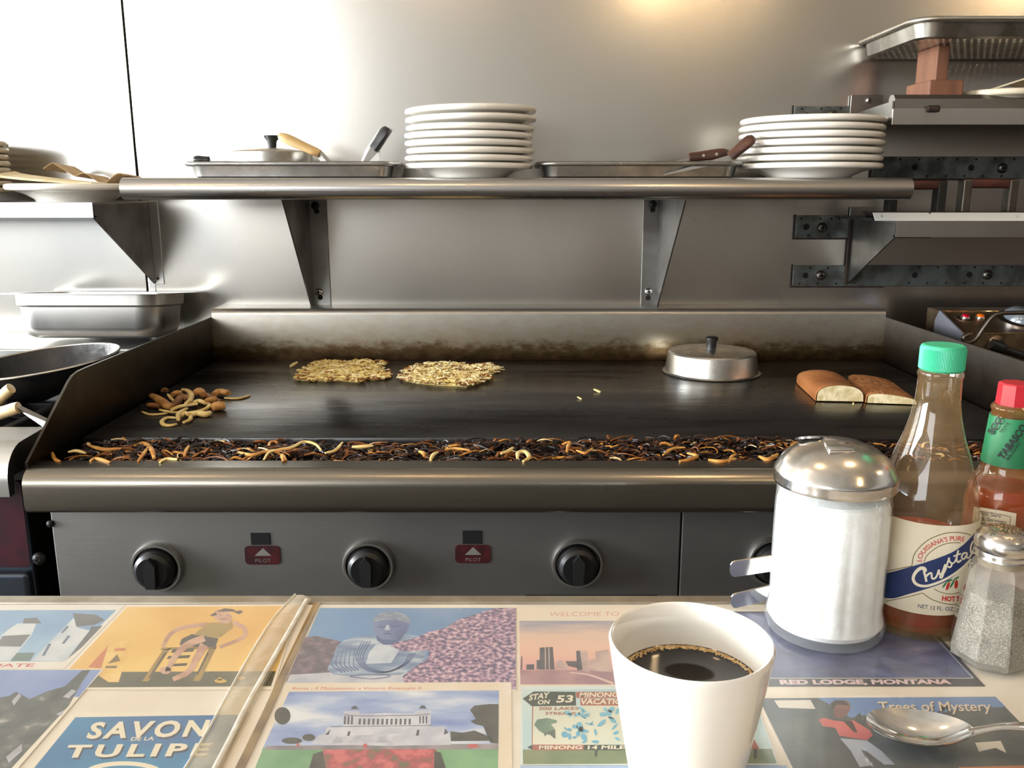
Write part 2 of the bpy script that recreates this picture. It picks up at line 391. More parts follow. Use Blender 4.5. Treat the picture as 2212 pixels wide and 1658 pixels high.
PALE = mat('pale_print', (128, 124, 120), 0.5)
for bx in (((541, 1150, 585, 1176), (528, 1178, 607, 1218), (568, 1183, 'PILOT')), ((999, 1145, 1041, 1174), (983, 1176, 1060, 1215), (1022, 1181, 'PILOT'))):
    (a0, b0, a1, b1), (c0, d0, c1, d1), (tx, ty, tt) = bx
    A = at_y(a0, b0, PY); B = at_y(a1, b1, PY)
    G().box(A.x, B.x, PY - .0012, PY, B.z, A.z, bev=.0006).out('pilot_port', HOLE, gr)
    A = at_y(c0, d0, PY); B = at_y(c1, d1, PY)
    M = Matrix.Translation(((A.x + B.x) / 2, PY, (A.z + B.z) / 2)) @ RX
    q = G().loft([(B.x - A.x, A.z - B.z, .006, 0), (B.x - A.x, A.z - B.z, .006, .0012)], M).out('pilot_plaque', MAROON, gr)
    T = [at_y(tx, ty, PY - .0014), at_y(tx - 18, ty + 17, PY - .0014), at_y(tx + 18, ty + 17, PY - .0014)]
    G().prism(T, (0, .0003, 0)).out('arrow_mark', PALE, q)
    v, f = text_mesh(tt, .0075, 0, 0, 1.1, 'CENTER'); c = at_y(tx, ty + 31, PY - .0014)
    obj('lettering', [(c.x + a[0], c.y, c.z + a[1]) for a in v], f, PALE, q)
for px, py in ((110, 1130),):
    M = Matrix.Translation(at_y(px, py, PY)) @ RX
    G().lathe([(.005, 0), (.005, .003), (.003, .005), (0, .0055)], (0, 0), 16, M).out('screw', BLACKM, gr, smooth=True)
A = at_y(1135, 1284, PY); B = at_y(1420, 1292, PY)
G().box(A.x, B.x, PY - .0008, PY, B.z, A.z).out('panel_slot', HOLE, gr)

# ================================================================== wall shelf over the griddle
SZ = 1.3215
def screw(px, py, Y, r, parent, m=CHROME, name='screw'):
    M = Matrix.Translation(at_y(px, py, Y)) @ RX
    s = G().lathe([(r, 0), (r, r * .35), (r * .75, r * .7), (r * .3, r * .85), (0, r * .85)], (0, 0), 18, M).out(name, m, parent, smooth=50)
    g = G(); g.box(-r * .6, r * .6, -r * .13, r * .13, r * .8, r * .92, M); g.box(-r * .13, r * .13, -r * .6, r * .6, r * .8, r * .92, M)
    g.out('screw_slot', HOLE, s); return s
sh = thing('wall_shelf', 'long stainless wall shelf with rolled front edge above the griddle', 'shelf', (0, WY, SZ))
X0 = at_y(259, 406, 1.602).x; X1 = at_y(1973, 404, 1.602).x
R = .0193
pr = [(WY, SZ), (1.618, SZ)] + [(1.618 - R * math.sin(a), SZ - R + R * math.cos(a)) for a in [i * math.pi / 10 for i in range(1, 11)]]
pr += [(1.632, SZ - 2 * R), (1.632, SZ - 2 * R + .003), (1.626, SZ - 2 * R + .003), (1.626, SZ - .004), (WY, SZ - .004)]
G().prism([(X0, y, z) for y, z in pr], (X1 - X0, 0, 0)).out('shelf_deck', STEEL_H, sh, smooth=30)
def bracket(parent, side, px_wall, pxf, zlow, px_fl, m=STEEL_P):
    """side plate at the wall pixel px_wall, front top at pixel pxf; flange to pixel px_fl"""
    xw = at_y(px_wall, 440, WY).x; xf = at_y(px_fl, 440, WY).x
    Yf = xw * F / (pxf - CX) / CP
    b = G().prism([(xw, WY, SZ - .004), (xw, Yf, SZ - .004), (xw, Yf, SZ - .03), (xw, WY - .018, zlow), (xw, WY, zlow)], (.003 * side, 0, 0)).out('bracket', m, parent)
    lo, hi = min(xw, xf), max(xw, xf)
    fl = G().box(lo, hi, WY - .003, WY, zlow, SZ - .004, bev=.0008).out('bracket_flange', m, b)
    return b, fl
b, fl = bracket(sh, 1, 666, 604, 1.045, 706)
for px, py, m in ((681, 444, BLACKM), (690, 630, CHROME)): screw(px, py, WY - .003, .0085, b, m)
for px, py in ((684, 456), (692, 642)):
    M = Matrix.Translation(at_y(px, py, WY - .0032)) @ RX
    G().lathe([(.0, .0006), (.0055, .0006), (.0055, 0)][::-1], (0, 0), 16, M).out('keyhole', HOLE, b)
b, fl = bracket(sh, -1, 1425, 1487, 1.045, 1390)
for px, py, m in ((1410, 441, BLACKM), (1401, 629, CHROME)): screw(px, py, WY - .003, .0085, b, m)
for px, py in ((1410, 453), (1400, 643)):
    M = Matrix.Translation(at_y(px, py, WY - .0032)) @ RX
    G().lathe([(.0, .0006), (.0055, .0006), (.0055, 0)][::-1], (0, 0), 16, M).out('keyhole', HOLE, b)

# left shelf, lower than the long one
LZ = at_y(150, 437, 1.66).z; LB = at_y(150, 470, 1.66).z
ls = thing('wall_shelf', 'short stainless wall shelf with triangular bracket, carrying the plates at left', 'shelf', (-1.2, WY, LZ))
lx = at_y(200, 450, 1.66).x
pr = [(WY, LZ), (1.66, LZ), (1.66, LB), (1.672, LB), (1.672, LB + .003), (1.664, LB + .003), (1.664, LZ - .004), (WY, LZ - .004)]
G().prism([(-1.75, y, z) for y, z in pr], (lx + 1.75, 0, 0)).out('shelf_deck', STEEL, ls)
zb = at_y(330, 612, WY).z
b = G().prism([(lx - .003, WY, LZ - .004), (lx - .003, 1.661, LZ - .004), (lx - .003, 1.661, LB), (lx - .003, WY - .004, zb), (lx - .003, WY, zb)], (.003, 0, 0)).out('bracket', STEEL_P, ls)
xf = at_y(341, 440, WY).x
G().box(lx, xf, WY - .003, WY, zb - .001, LZ + .0, bev=.0008).out('bracket_flange', STEEL, b)
screw(341, 601, WY - .003, .003, b, STEEL_D)

# ---- mounting rails and the two right-hand shelves
RAIL = mat('mounting_rail_steel', (120, 126, 124), 0.45, 0.85, col2=(84, 86, 82), scale=24, rough2=0.6, bump=0.1, bscale=90)
def rail(pxa, ya, yb, xend, label, bolts, holes, dots):
    A = at_y(pxa, ya, WY - .005); B = at_y(pxa, yb, WY - .005)
    r = thing('mounting_rail', label, 'rail', (A.x, WY, B.z))
    G().box(A.x, xend, WY - .005, WY, B.z, A.z, bev=.001).out('rail_plate', RAIL, r)
    g = G(); w = .004
    g.box(A.x - w, A.x, WY - .004, WY, B.z - w * .6, A.z + w * .4); g.box(A.x - w, A.x + .2, WY - .003, WY, B.z - w * .8, B.z)
    g.out('grime_line', GRIME, r)
    for px, py in bolts: screw(px, py, WY - .005, .0105, r, STEEL_D, 'bolt')
    for px, py in holes:
        M = Matrix.Translation(at_y(px, py, WY - .0052)) @ RX
        G().lathe([(0, .0006), (.0065, .0006), (.0065, 0)][::-1], (0, 0), 14, M).out('hole', HOLE, r)
    for px, py in dots:
        M = Matrix.Translation(at_y(px, py, WY - .0052)) @ RX
        G().lathe([(0, .0006), (.0024, .0006), (.0024, 0)][::-1], (0, 0), 8, M).out('small_hole', HOLE, r)
    return r
rail(1716, 229, 262, .86, 'topmost perforated mounting rail on the wall above the right plate stack', [(1796, 249)], [(1743, 250)], [(1732, 235), (1774, 235), (1772, 253), (1816, 234)])
rail(1886, 338, 386, 1.75, 'dark perforated mounting rail beside the rolled end of the long shelf', [(2164, 363)], [(1976, 361), (2098, 362)], [(1904 + 41 * i, 344) for i in range(8)] + [(2003 + 40 * i, 380) for i in range(5)])
rail(1720, 465, 514, .9, 'perforated mounting rail at the bracket of the lower right shelf', [(1775, 491)], [(1742, 490)], [(1731, 472), (1772, 472), (1796, 472), (1813, 472), (1789, 508), (1746, 508)])
rail(1714, 573, 618, 1.75, 'lowest perforated mounting rail on the wall behind the griddle', [(1772, 594), (2132, 593)], [(1740, 595), (1976, 594), (2094, 593)], [(1750, 578), (1789, 578), (1829, 578), (1727, 612), (1766, 612), (1806, 612), (1845, 611)] + [(1986 + 40 * i, 577) for i in range(6)] + [(1963 + 40 * i, 611) for i in range(6)])

# upper right shelf
UY = 1.69
z1 = at_y(1940, 203, UY).z; z2 = at_y(1940, 233, UY).z; z3 = at_y(1940, 270, UY).z
us = thing('wall_shelf', 'upper right steel shelf with a rolled rim and deep front lip', 'shelf', (.9, WY, z2))
ux = at_y(1928, 235, UY).x
pr = [(WY, z2 + .004), (1.72, z2 + .004), (1.72, z1 - .006), (1.714, z1), (1.70, z1), (1.692, z1 - .008), (1.692, z2 - .002), (1.70, z2 - .004), (1.72, z2 - .004), (WY, z2)]
G().prism([(ux + .004, y, z) for y, z in pr], (.95, 0, 0)).out('shelf_deck', STEEL_P, us, smooth=30)
G().box(ux, ux + .95, 1.688, 1.692, z3, z2 - .001, bev=.001).out('front_lip', STEEL, us)
zb = at_y(1880, 350, WY).z
b = G().prism([(ux, WY, z2 + .003), (ux, 1.692, z1 - .012), (ux, 1.692, z3 + .002), (ux, WY - .004, zb), (ux, WY, zb)], (.003, 0, 0)).out('bracket', STEEL_P, us)
A = at_y(1836, 206, WY); B = at_y(1900, 258, WY)
G().box(A.x, B.x, WY - .008, WY - .004, B.z, A.z, bev=.001).out('bracket_flange', STEEL_P, b)
screw(1876, 217, WY - .008, .006, b)
M = Matrix.Translation(at_y(2015, 235, 1.688))
G().box(-.012, .012, -.004, .0, -.006, .006, M, bev=.003).out('grease_blob', GRIME, us)

# lower right shelf
z1 = at_y(1940, 477, UY).z; z2 = at_y(1940, 512, UY).z
lw = thing('wall_shelf', 'lower right steel shelf with plain square front, carrying two wood-handled presses', 'shelf', (1.0, WY, z1))
ux2 = at_y(1936, 495, UY).x
pr = [(WY, z1), (UY, z1), (UY, z2), (UY + .012, z2), (UY + .012, z2 + .003), (UY + .004, z2 + .003), (UY + .004, z1 - .004), (WY, z1 - .004)]
G().prism([(ux2, y, z) for y, z in pr], (.95, 0, 0)).out('shelf_deck', STEEL, lw)
zb = at_y(1858, 612, WY).z
b = G().prism([(ux2, WY, z1 - .004), (ux2, UY + .002, z1 - .004), (ux2, UY + .002, z2 + .001), (ux2, WY - .004, zb), (ux2, WY, zb)], (.003, 0, 0)).out('bracket', STEEL_P, lw)
G().box(ux2 - .006, ux2, WY - .009, WY - .004, zb, z1, bev=.001).out('grime_line', GRIME, b)
A = at_y(1834, 446, WY); B = at_y(1866, 476, WY)
G().box(A.x, B.x + .02, WY - .009, WY - .004, B.z, A.z, bev=.001).out('bracket_flange', STEEL_P, b)
LRZ = z1

# ================================================================== range at left of the griddle
rg = thing('gas_range', 'steel gas range with open burner well left of the griddle', 'range', (-1.2, 1.5, 0))
rx1 = -0.662
G().box(-1.75, rx1 - .01, 1.15, 1.845, .12, .885).out('body', STEEL_D, rg)
for lx_ in (-1.7, rx1 - .06):
    for ly in (1.2, 1.78): G().lathe([(.022, 0), (.022, .02), (.018, .03), (.018, .12)], (lx_, ly), 16).out('leg', STEEL_D, rg, smooth=True)
pr = [(1.205, .972), (1.15, .970)] + [(1.145 - .045 * math.sin(a), .925 + .045 * math.cos(a)) for a in [i * math.pi / 2 / 8 for i in range(1, 9)]] + [(1.10, .905), (1.112, .905), (1.115, .93), (1.205, .93)]
G().prism([(-1.75, y, z) for y, z in pr], (rx1 + 1.75, 0, 0)).out('front_rail', STEEL, rg, smooth=30)
NAVY = mat('range_panel_steel', (84, 92, 104), 0.35, 0.9, col2=(64, 70, 80), scale=6)
G().box(-1.75, rx1 - .004, 1.14, 1.15, .72, .905, bev=.002).out('control_panel', NAVY, rg)
A = at_y(-120, 1037, 1.14); B = at_y(44, 1037, 1.14); C = at_y(54, 1224, 1.14)
M = Matrix.Translation(((A.x + B.x) / 2, 1.14, (A.z + C.z) / 2)) @ RX
q = G().loft([(B.x - A.x, A.z - C.z, .008, 0), (B.x - A.x, A.z - C.z, .008, .001)], M).out('maroon_panel', mat('dark_maroon', (60, 10, 26), .4, col2=(44, 8, 22), scale=30), rg)
A = at_y(-200, 1240, 1.125); B = at_y(104, 1240, 1.125)
dz = A.z
G().box(-1.75, rx1 - .006, 1.125, 1.15, .22, dz, bev=.006, seg=3).out('oven_door', NAVY, rg, smooth=30)
G().box(-1.75, rx1 - .012, 1.085, 1.097, dz - .075, dz - .05, bev=.005, seg=3).out('door_handle', CHROME, rg, smooth=30)
screw(86, 1205, 1.14, .009, rg, BLACKM, 'bolt')
G().box(-1.75, rx1 - .004, 1.205, 1.70, .885, .893).out('burner_well', BLACKM, rg)
for cx in (-.87, -1.2):
    g = G()
    for i in range(4): g.box(cx - .13 + .08 * i, cx - .115 + .08 * i, 1.25, 1.66, .935, .957, bev=.003)
    for y in (1.25, 1.44, 1.645): g.box(cx - .14, cx + .145, y, y + .018, .925, .95, bev=.003)
    for x in (cx - .135, cx + .125):
        for y in (1.25, 1.645): g.box(x, x + .016, y, y + .016, .893, .93)
    g.out('burner_grate', BLACKM, rg)
    G().lathe([(.05, .893), (.05, .912), (.035, .922), (0, .924)], (cx, 1.45), 24).out('burner', BLACKM, rg, smooth=True)
g = G(); g.box(-1.75, rx1 - .002, 1.70, WY - .001, .975, .995, bev=.003); g.box(-1.75, rx1 - .002, 1.70, 1.705, .885, .98)
g.out('back_ledge', STEEL, rg)

# work counter right of the griddle
wc = thing('work_counter', 'dark steel work counter right of the griddle', 'counter', (1.5, 1.5, 0))
G().box(.83, 2.4, 1.16, WY - .002, .90, .935, bev=.004).out('worktop', STEEL_D, wc)
G().box(.84, 2.38, 1.19, WY - .01, .1, .90).out('body', STEEL_D, wc)
G().box(.86, 2.36, 1.25, WY - .03, 0, .1).out('plinth', BLACKM, wc)

# ================================================================== crockery
PLP = [(0, 0.004), (.066, .004), (.068, 0), (.074, 0), (.077, .004), (.094, .012), (.112, .0165), (.124, .0175), (.1280, .0185), (.1298, .0215), (.1292, .0258), (.126, .0276), (.110, .0262), (.092, .0215), (.080, .0160), (.070, .0136), (0, .0134)]
def plate_mesh(name, m, s=1.0, h=1.0):
    return G().lathe([(r * s, z * h) for r, z in PLP], (0, 0), 56).out(name, m, smooth=60)
def stack(cx_px, hw, n, Y, z0, step, labels, group, m, jit, s=1.0, wide_top=0, tops=None, seed=1):
    random.seed(seed)
    c = at_y(cx_px, 320, Y); first = None
    for i in range(n):
        if first is None: o = first = plate_mesh('dinner_plate', m, s)
        else: o = first.copy(); COL.objects.link(o)
        o.location = (c.x + random.uniform(-jit, jit), Y + random.uniform(-jit, jit), z0 + step * i)
        o.rotation_euler = (0, 0, random.uniform(0, 6))
        if wide_top and i >= n - wide_top:
            o.scale = (1.02, 1.02, 1.0); o.location.x += .003
            o.rotation_euler = (0, math.radians(-.9), 0); o.location.z += .0022 * (i - (n - wide_top) + 1)
        tag(o, labels(i, n), 'plate', group)
ORD = ['bottom', 'second', 'third', 'fourth', 'fifth', 'sixth', 'seventh', 'eighth', 'ninth']
def lab(where):
    def f(i, n):
        if i == 0: return 'white china plate at the bottom of %s' % where
        if i == n - 1: return 'white china plate on top of %s' % where
        return 'white china plate, %s from the bottom of %s' % (ORD[i], where)
    return f
stack(1014, 138, 8, 1.745, SZ, .0138, lab('the tall stack between the two trays'), 'plates stacked mid shelf', CHINA, .0018, .945, 2, seed=4)
stack(1750, 146, 7, 1.745, SZ, .0138, lab("the stack at the long shelf's right end"), 'plates stacked at the right end', CHINA, .002, 1.035, seed=7)
def lab_b(i, n):
    if i == 0: return 'cream plate at the bottom of the shaded left stack'
    if i == n - 1: return 'cream plate on top of the shaded left stack'
    return 'cream plate, %s from the bottom of the shaded left stack' % ORD[i]
stack(-136, 130, 8, 1.785, LZ, .0128, lab_b, 'cream plates stacked on the left shelf', CHINA_B, .0015, .95, seed=9)

# platter on the left shelf with paper
p = at_y(170, 432, 1.765)
pl = plate_mesh('platter', CHINA, .96, 1.25); pl.location = (-.866, 1.785, LZ); tag(pl, 'wide white platter with papers on the short left shelf', 'platter')
PAPER_T = mat('tan_paper', (196, 170, 132), .8, col2=(176, 148, 110), scale=30, bump=.1)
PAPER_C = mat('cream_paper', (228, 212, 176), .8, col2=(206, 184, 140), scale=25, bump=.1)
def sheet(name, fn, nu, nv, th, m, label, cat):
    top = [[Vector(fn(i / nu, j / nv)) for j in range(nv + 1)] for i in range(nu + 1)]
    v = []; f = []
    for k in (0, 1):
        for i in range(nu + 1):
            for j in range(nv + 1): v.append(top[i][j] - Vector((0, 0, th * k)))
    n = (nu + 1) * (nv + 1); I = lambda i, j, k: k * n + i * (nv + 1) + j
    for i in range(nu):
        for j in range(nv):
            f.append((I(i, j, 0), I(i + 1, j, 0), I(i + 1, j + 1, 0), I(i, j + 1, 0))); f.append((I(i, j, 1), I(i, j + 1, 1), I(i + 1, j + 1, 1), I(i + 1, j, 1)))
    for i in range(nu):
        f.append((I(i, 0, 0), I(i, 0, 1), I(i + 1, 0, 1), I(i + 1, 0, 0))); f.append((I(i, nv, 0), I(i + 1, nv, 0), I(i + 1, nv, 1), I(i, nv, 1)))
    for j in range(nv):
        f.append((I(0, j, 0), I(0, j + 1, 0), I(0, j + 1, 1), I(0, j, 1))); f.append((I(nu, j, 0), I(nu, j, 1), I(nu, j + 1, 1), I(nu, j + 1, 0)))
    o = obj(name, v, f, m, None, 60); tag(o, label, cat); return o
zp = LZ + .034
def tanp(u, v):
    x = -.925 + .16 * u; z = zp + .012 + .030 * max(0, 1 - abs(u - .12) / .30) + .010 * math.sin(u * 14 + 1) * (u > .4) - .006 * v
    return (x, 1.785 + .09 * v, z)
sheet('paper_napkin', tanp, 24, 6, .0015, PAPER_T, 'crumpled tan paper napkin on the left platter', 'napkin')
def crp(u, v): return (-.967 + .17 * u, 1.69 + .07 * v + .02 * u, zp + .018 - .016 * u ** .6 + .006 * v * (1 - u))
sheet('paper_sheet', crp, 16, 5, .004, PAPER_C, 'flat cream paper curling up at the front of the left platter', 'paper')

# ================================================================== sheet trays
TRAYM = mat('tray_aluminium', (158, 158, 157), .26, 1, col2=(134, 133, 130), scale=22, rough2=.36, bump=.05, bscale=50)
def tray(name, pxl, pxr, Y0, depth, z0, h, label, tilt=0, m=TRAYM):
    A = at_y(pxl, 365, Y0); B = at_y(pxr, 365, Y0); w = B.x - A.x
    t = thing(name, label, 'tray', ((A.x + B.x) / 2, Y0 + depth / 2, z0))
    t.rotation_euler = (0, 0, tilt)
    L = t.location.copy(); M = Matrix.Translation(L)
    G().loft([(w - .05, depth - .05, .02, 0), (w - .036, depth - .036, .026, .003), (w - .026, depth - .026, .03, h - .004), (w - .024, depth - .024, .03, h - .002),
              (w - .026, depth - .026, .03, h - .002), (w - .04, depth - .04, .026, .005), (w - .054, depth - .054, .02, .0025)], M, 6).out('tray_pan', m, t, smooth=40)
    n = 28; pts = []
    rw, rd, rr = w - .014, depth - .014, .034
    for q, (sx, sy) in enumerate(((1, 1), (-1, 1), (-1, -1), (1, -1))):
        for i in range(7):
            a = math.pi / 2 * (q + i / 6); pts.append(L + Vector((sx * (rw / 2 - rr) + rr * math.cos(a), sy * (rd / 2 - rr) + rr * math.sin(a), h)))
    pts.append(pts[0])
    G().sweep(pts, .0062, (0, 0, 1), 8, .75).out('rolled_rim', m, t, smooth=60)
    return t
tray('sheet_tray', 384, 861, 1.665, .235, SZ, .026, 'aluminium sheet tray holding a lid and spatulas, left on the long shelf')
tray('sheet_tray', 1156, 1618, 1.665, .235, SZ, .026, 'aluminium sheet tray in the middle of the long shelf between plate stacks')

# pot lid standing in the left tray
WOODL = ramp_mat('scorched_pale_wood', [(.3, (226, 200, 150)), (.5, (196, 160, 104)), (.62, (120, 78, 40)), (.75, (60, 36, 20))], 16, (.6, .6, 1), .55)
WOODD = mat('dark_rosewood', (88, 52, 34), .45, col2=(50, 28, 20), scale=30, stretch=(.4, 1, 1))
TZ = SZ + .004
c = at_y(585, 338, 1.79)
ld = thing('pot_lid', 'aluminium pot lid with black knob in the left sheet tray', 'lid', (c.x, 1.79, TZ))
zt_ = at_y(585, 326, 1.70).z; r = 88 * zc(c) / F
G().lathe([(r, TZ), (r, zt_), (r - .003, zt_ + .002), (r * .5, zt_ + .008), (0, zt_ + .010), (0, zt_ + .008), (r * .5, zt_ + .006), (r - .004, zt_ - .001), (r - .002, TZ)], (c.x, 1.79), 56).out('lid_body', ALU, ld, smooth=35)
G().lathe([(.006, zt_ + .008), (.008, zt_ + .012), (.009, zt_ + .022), (.015, zt_ + .030), (.0155, zt_ + .033), (0, zt_ + .034)], (c.x + .004, 1.79), 24).out('lid_knob', BLACKP, ld, smooth=50)

def handle_tool(name, label, cat, a, b, rad, m, blade=None, flat=.6, bolster=None):
    """handle between world points a and b; blade polygon list extruded"""
    o = thing(name, label, cat, tuple(b))
    a, b = Vector(a), Vector(b); n = 9; pts = [a.lerp(b, i / n) for i in range(n + 1)]
    rs = [rad * k for k in (.55, .92, 1, 1, .97, .93, .88, .86, .88, .80)]
    G().sweep(pts, rs, (0, -.6, 1), 12, flat).out('handle', m, o, smooth=60)
    if blade: G().prism(blade[0], blade[1]).out('blade', STEEL, o)
    return o
Y = 1.72
a = at_y(603, 292, Y); b = at_y(690, 332, Y); e = at_y(716, 356, Y)
handle_tool('spatula', 'spatula with scorched pale wooden handle leaning over the pot lid', 'spatula', a, b, .0125, WOODL,
            ([b + Vector((-.004, 0, .006)), b + Vector((-.004, 0, -.006)), Vector((e.x - .004, Y, TZ + .001)), Vector((e.x + .05, Y, TZ + .001)), Vector((e.x + .004, Y, TZ + .012))], (0, .05, 0)))
a = at_y(838, 276, Y); b = at_y(806, 322, Y)
t = handle_tool('turner', 'steel turner with black handle standing up at the right of the left tray', 'spatula', a, b, .014, BLACKP, None, .55)
q0 = at_y(776, 349, Y); q1 = at_y(818, 349, Y)
G().prism([at_y(822, 275, Y + .004), at_y(852, 275, Y + .004), at_y(820, 325, Y + .004), Vector((q1.x, Y, TZ + .001)), Vector((q0.x - .008, Y, TZ + .001)), at_y(790, 322, Y + .004)], (0, .002, 0)).out('blade', STEEL, t)
a = at_y(418, 343, 1.76); b = at_y(452, 344, 1.76)
t = handle_tool('kitchen_knife', 'dark-handled knife lying at the left end of the left tray', 'knife', a, b, .0085, BLACKP, None, .7)
e = Vector((b.x + .17, 1.76, TZ + .001))
G().prism([b + Vector((0, 0, .004)), b + Vector((0, 0, -.008)), e, e + Vector((-.03, 0, .003))], (0, .0015, 0)).out('blade', STEEL, t)
Y = 1.715
a = at_y(1575, 330, Y); b = at_y(1488, 340, Y)
t = handle_tool('scraper', 'brown wood-handled scraper lying in the middle tray', 'scraper', a, b, .0125, WOODD, None, .75)
G().prism([b + Vector((.01, -.004, -.004)), b + Vector((-.07, -.004, -.018)), b + Vector((-.07, -.004, -.0165)), b + Vector((.01, -.004, 0))], (0, .05, 0)).out('blade', STEEL, t)
for i, px in enumerate((1548, 1520)):
    M = Matrix.Translation(at_y(px, 333 + 3 * i, Y - .0095)) @ RX
    G().lathe([(.003, 0), (.003, .002), (0, .0025)], (0, 0), 10, M).out('rivet', STEEL, t)
a = at_y(1628, 296, Y - .045); b = at_y(1578, 338, Y - .045)
t = handle_tool('spatula', 'spatula with brown wooden handle tilted up at the right of the middle tray', 'spatula', a, b, .0135, WOODD, None, .6)
G().prism([b + Vector((.004, 0, .004)), b + Vector((-.004, 0, -.010)), Vector((b.x - .12, Y - .040, TZ + .001)), Vector((b.x - .12, Y - .040, TZ + .003))], (0, .03, 0)).out('blade', STEEL, t)

# perforated tray on a wooden stand, upper right shelf
UZ = us.location.z + .004
WOODB = mat('redwood_block', (122, 80, 56), .55, col2=(98, 62, 44), scale=14, stretch=(3, 3, .4), lo=.3, hi=.7, bump=.1, bscale=50)
ws = thing('wooden_stand', 'reddish wooden stand propping up the perforated tray', 'stand', (at_y(2020, 195, 1.75).x, 1.79, UZ))
A = at_y(2027, 100, 1.72); B = at_y(2054, 100, 1.72)
T = at_y(2040, 97, 1.72).z
zb2 = at_y(2040, 172, 1.70).z
G().box(A.x, B.x, 1.72, 1.805, zb2, T, bev=.002).out('upright', WOODB, ws)
A2 = at_y(2008, 180, 1.70); B2 = at_y(2083, 180, 1.70)
G().box(A2.x, B2.x, 1.70, 1.80, UZ, zb2, bev=.003).out('foot', WOODB, ws)
PALU = mat('perforated_aluminium', (190, 186, 178), .3, 1, col2=(150, 144, 134), scale=20)
tw = thing('perforated_tray', 'perforated aluminium tray raised on a wooden stand at upper right', 'tray', (1.08, 1.77, T))
tx0 = at_y(1985, 75, 1.635).x
w, d, h = .62, .285, .030; cx, cy = tx0 + w / 2 - .005, 1.635 + d / 2
M = Matrix.Translation((cx, cy, T))
G().loft([(w - .036, d - .036, .03, .0), (w - .026, d - .026, .03, .003), (w - .014, d - .014, .034, h), (w - .016, d - .016, .034, h), (w - .029, d - .029, .03, .004), (w - .038, d - .038, .03, .0006)], M, 6, close0=False, close1=False).out('tray_pan', PALU, tw, smooth=40)
pts = []
for q, (sx, sy) in enumerate(((1, 1), (-1, 1), (-1, -1), (1, -1))):
    for i in range(7):
        a = math.pi / 2 * (q + i / 6); pts.append(Vector((cx + sx * (w / 2 - .038) + .038 * math.cos(a), cy + sy * (d / 2 - .038) + .038 * math.sin(a), T + h)))
pts.append(pts[0]); G().sweep(pts, .006, (0, 0, 1), 8, .8).out('rolled_rim', ALU, tw, smooth=60)
g = G(); NI, NJ = 46, 20; bw, bd = (w - .036) / NI, (d - .036) / NJ     # punched bottom: one cell round each hole
for i in range(NI):
    for j in range(NJ):
        x = cx - (w - .036) / 2 + bw * (i + .5); y = cy - (d - .036) / 2 + bd * (j + .5)
        if (i in (0, NI - 1)) and (j in (0, NJ - 1)): continue
        hx, hy = bw / 2, bd / 2; r_ = .0031; sh_ = (bw * .22 if j % 2 else -bw * .22)
        V = [(x - hx, y - hy, T), (x + hx, y - hy, T), (x + hx, y + hy, T), (x - hx, y + hy, T)] + [(x + sh_ + r_ * math.cos(a), y + r_ * math.sin(a), T) for a in [math.pi * (1.25 + .5 * k) for k in range(4)]]
        g.add(V, [(0, 1, 5, 4), (1, 2, 6, 5), (2, 3, 7, 6), (3, 0, 4, 7)])
po = g.out('punched_bottom', PALU, tw)
# plate with folded napkin
c = at_y(2168, 190, 1.75)
pl = plate_mesh('platter', CHINA_B, .62, 1.1); pl.location = (c.x, 1.755, UZ); tag(pl, 'small cream plate under a folded napkin on the upper right shelf', 'plate')
def nap(u, v): return (c.x - .06 + .125 * u, 1.72 + .075 * v, UZ + .031 + .024 * max(0, 1 - abs(u - .72) / .6) - .004 * v)
sheet('paper_napkin', nap, 16, 4, .003, mat('white_paper', (232, 222, 200), .8, col2=(214, 200, 170), scale=20), 'folded white napkin on the small plate at upper right', 'napkin')

# two presses and a baking sheet on the lower right shelf
A = at_y(1882, 458, 1.70); bs = thing('baking_sheet', 'sooty baking sheet edge lying on the lower right shelf', 'tray', (A.x + .27, 1.78, LRZ))
SOOT = mat('sooty_enamel', (200, 198, 190), .5, col2=(20, 18, 16), scale=26, lo=.60, hi=.63)
zs = at_y(1900, 459, 1.70).z
x0 = at_y(1886, 466, 1.70).x
G().prism([(x0, 1.70, zs), (x0 + .006, 1.70, LRZ), (x0 + .6, 1.70, LRZ), (x0 + .6, 1.70, zs)], (0, .004, 0)).out('front_edge', SOOT, bs)
G().box(x0, x0 + .6, 1.704, 1.90, LRZ, LRZ + .004).out('sheet', BLACKM, bs)
G().box(x0 - .02, x0 + .6, 1.704, 1.712, zs - .003, zs + .002, bev=.001).out('soot_rim', GRIME, bs)
WOODR = mat('red_brown_wood', (84, 40, 30), .5, col2=(52, 24, 18), scale=40, stretch=(.3, 1, 1))
def press(label, pxl, pxr, ytop, ybot, Y, m2):
    A = at_y(pxl, ytop, Y); B = at_y(pxr, ytop, Y); zb = LRZ + .014
    p = thing('grill_press', label, 'grill press', ((A.x + B.x) / 2, Y, LRZ + .0045))
    G().box(A.x - .012, B.x + .012, Y - .035, Y + .07, LRZ + .0045, LRZ + .014, bev=.002).out('press_plate', BLACKM, p)
    zt = A.z
    for x, wd_ in ((A.x, .018), (B.x - .018, .018)): G().box(x, x + wd_, Y - .013, Y + .013, zb, zt, bev=.003).out('upright', m2, p)
    zg = zt - .017
    G().box(A.x + .002, B.x - .006, Y - .011, Y + .011, zg, zt + .001, bev=.004, seg=3).out('grip', WOODR, p, smooth=30)
    return p
press('dark grill press with reddish grip half hidden by the rolled shelf end', 1918, 2042, 390, 450, 1.76, BLACKM)
press('grill press with reddish grip and pale steel uprights on the lower right shelf', 2076, 2196, 387, 450, 1.76, STEEL_D)

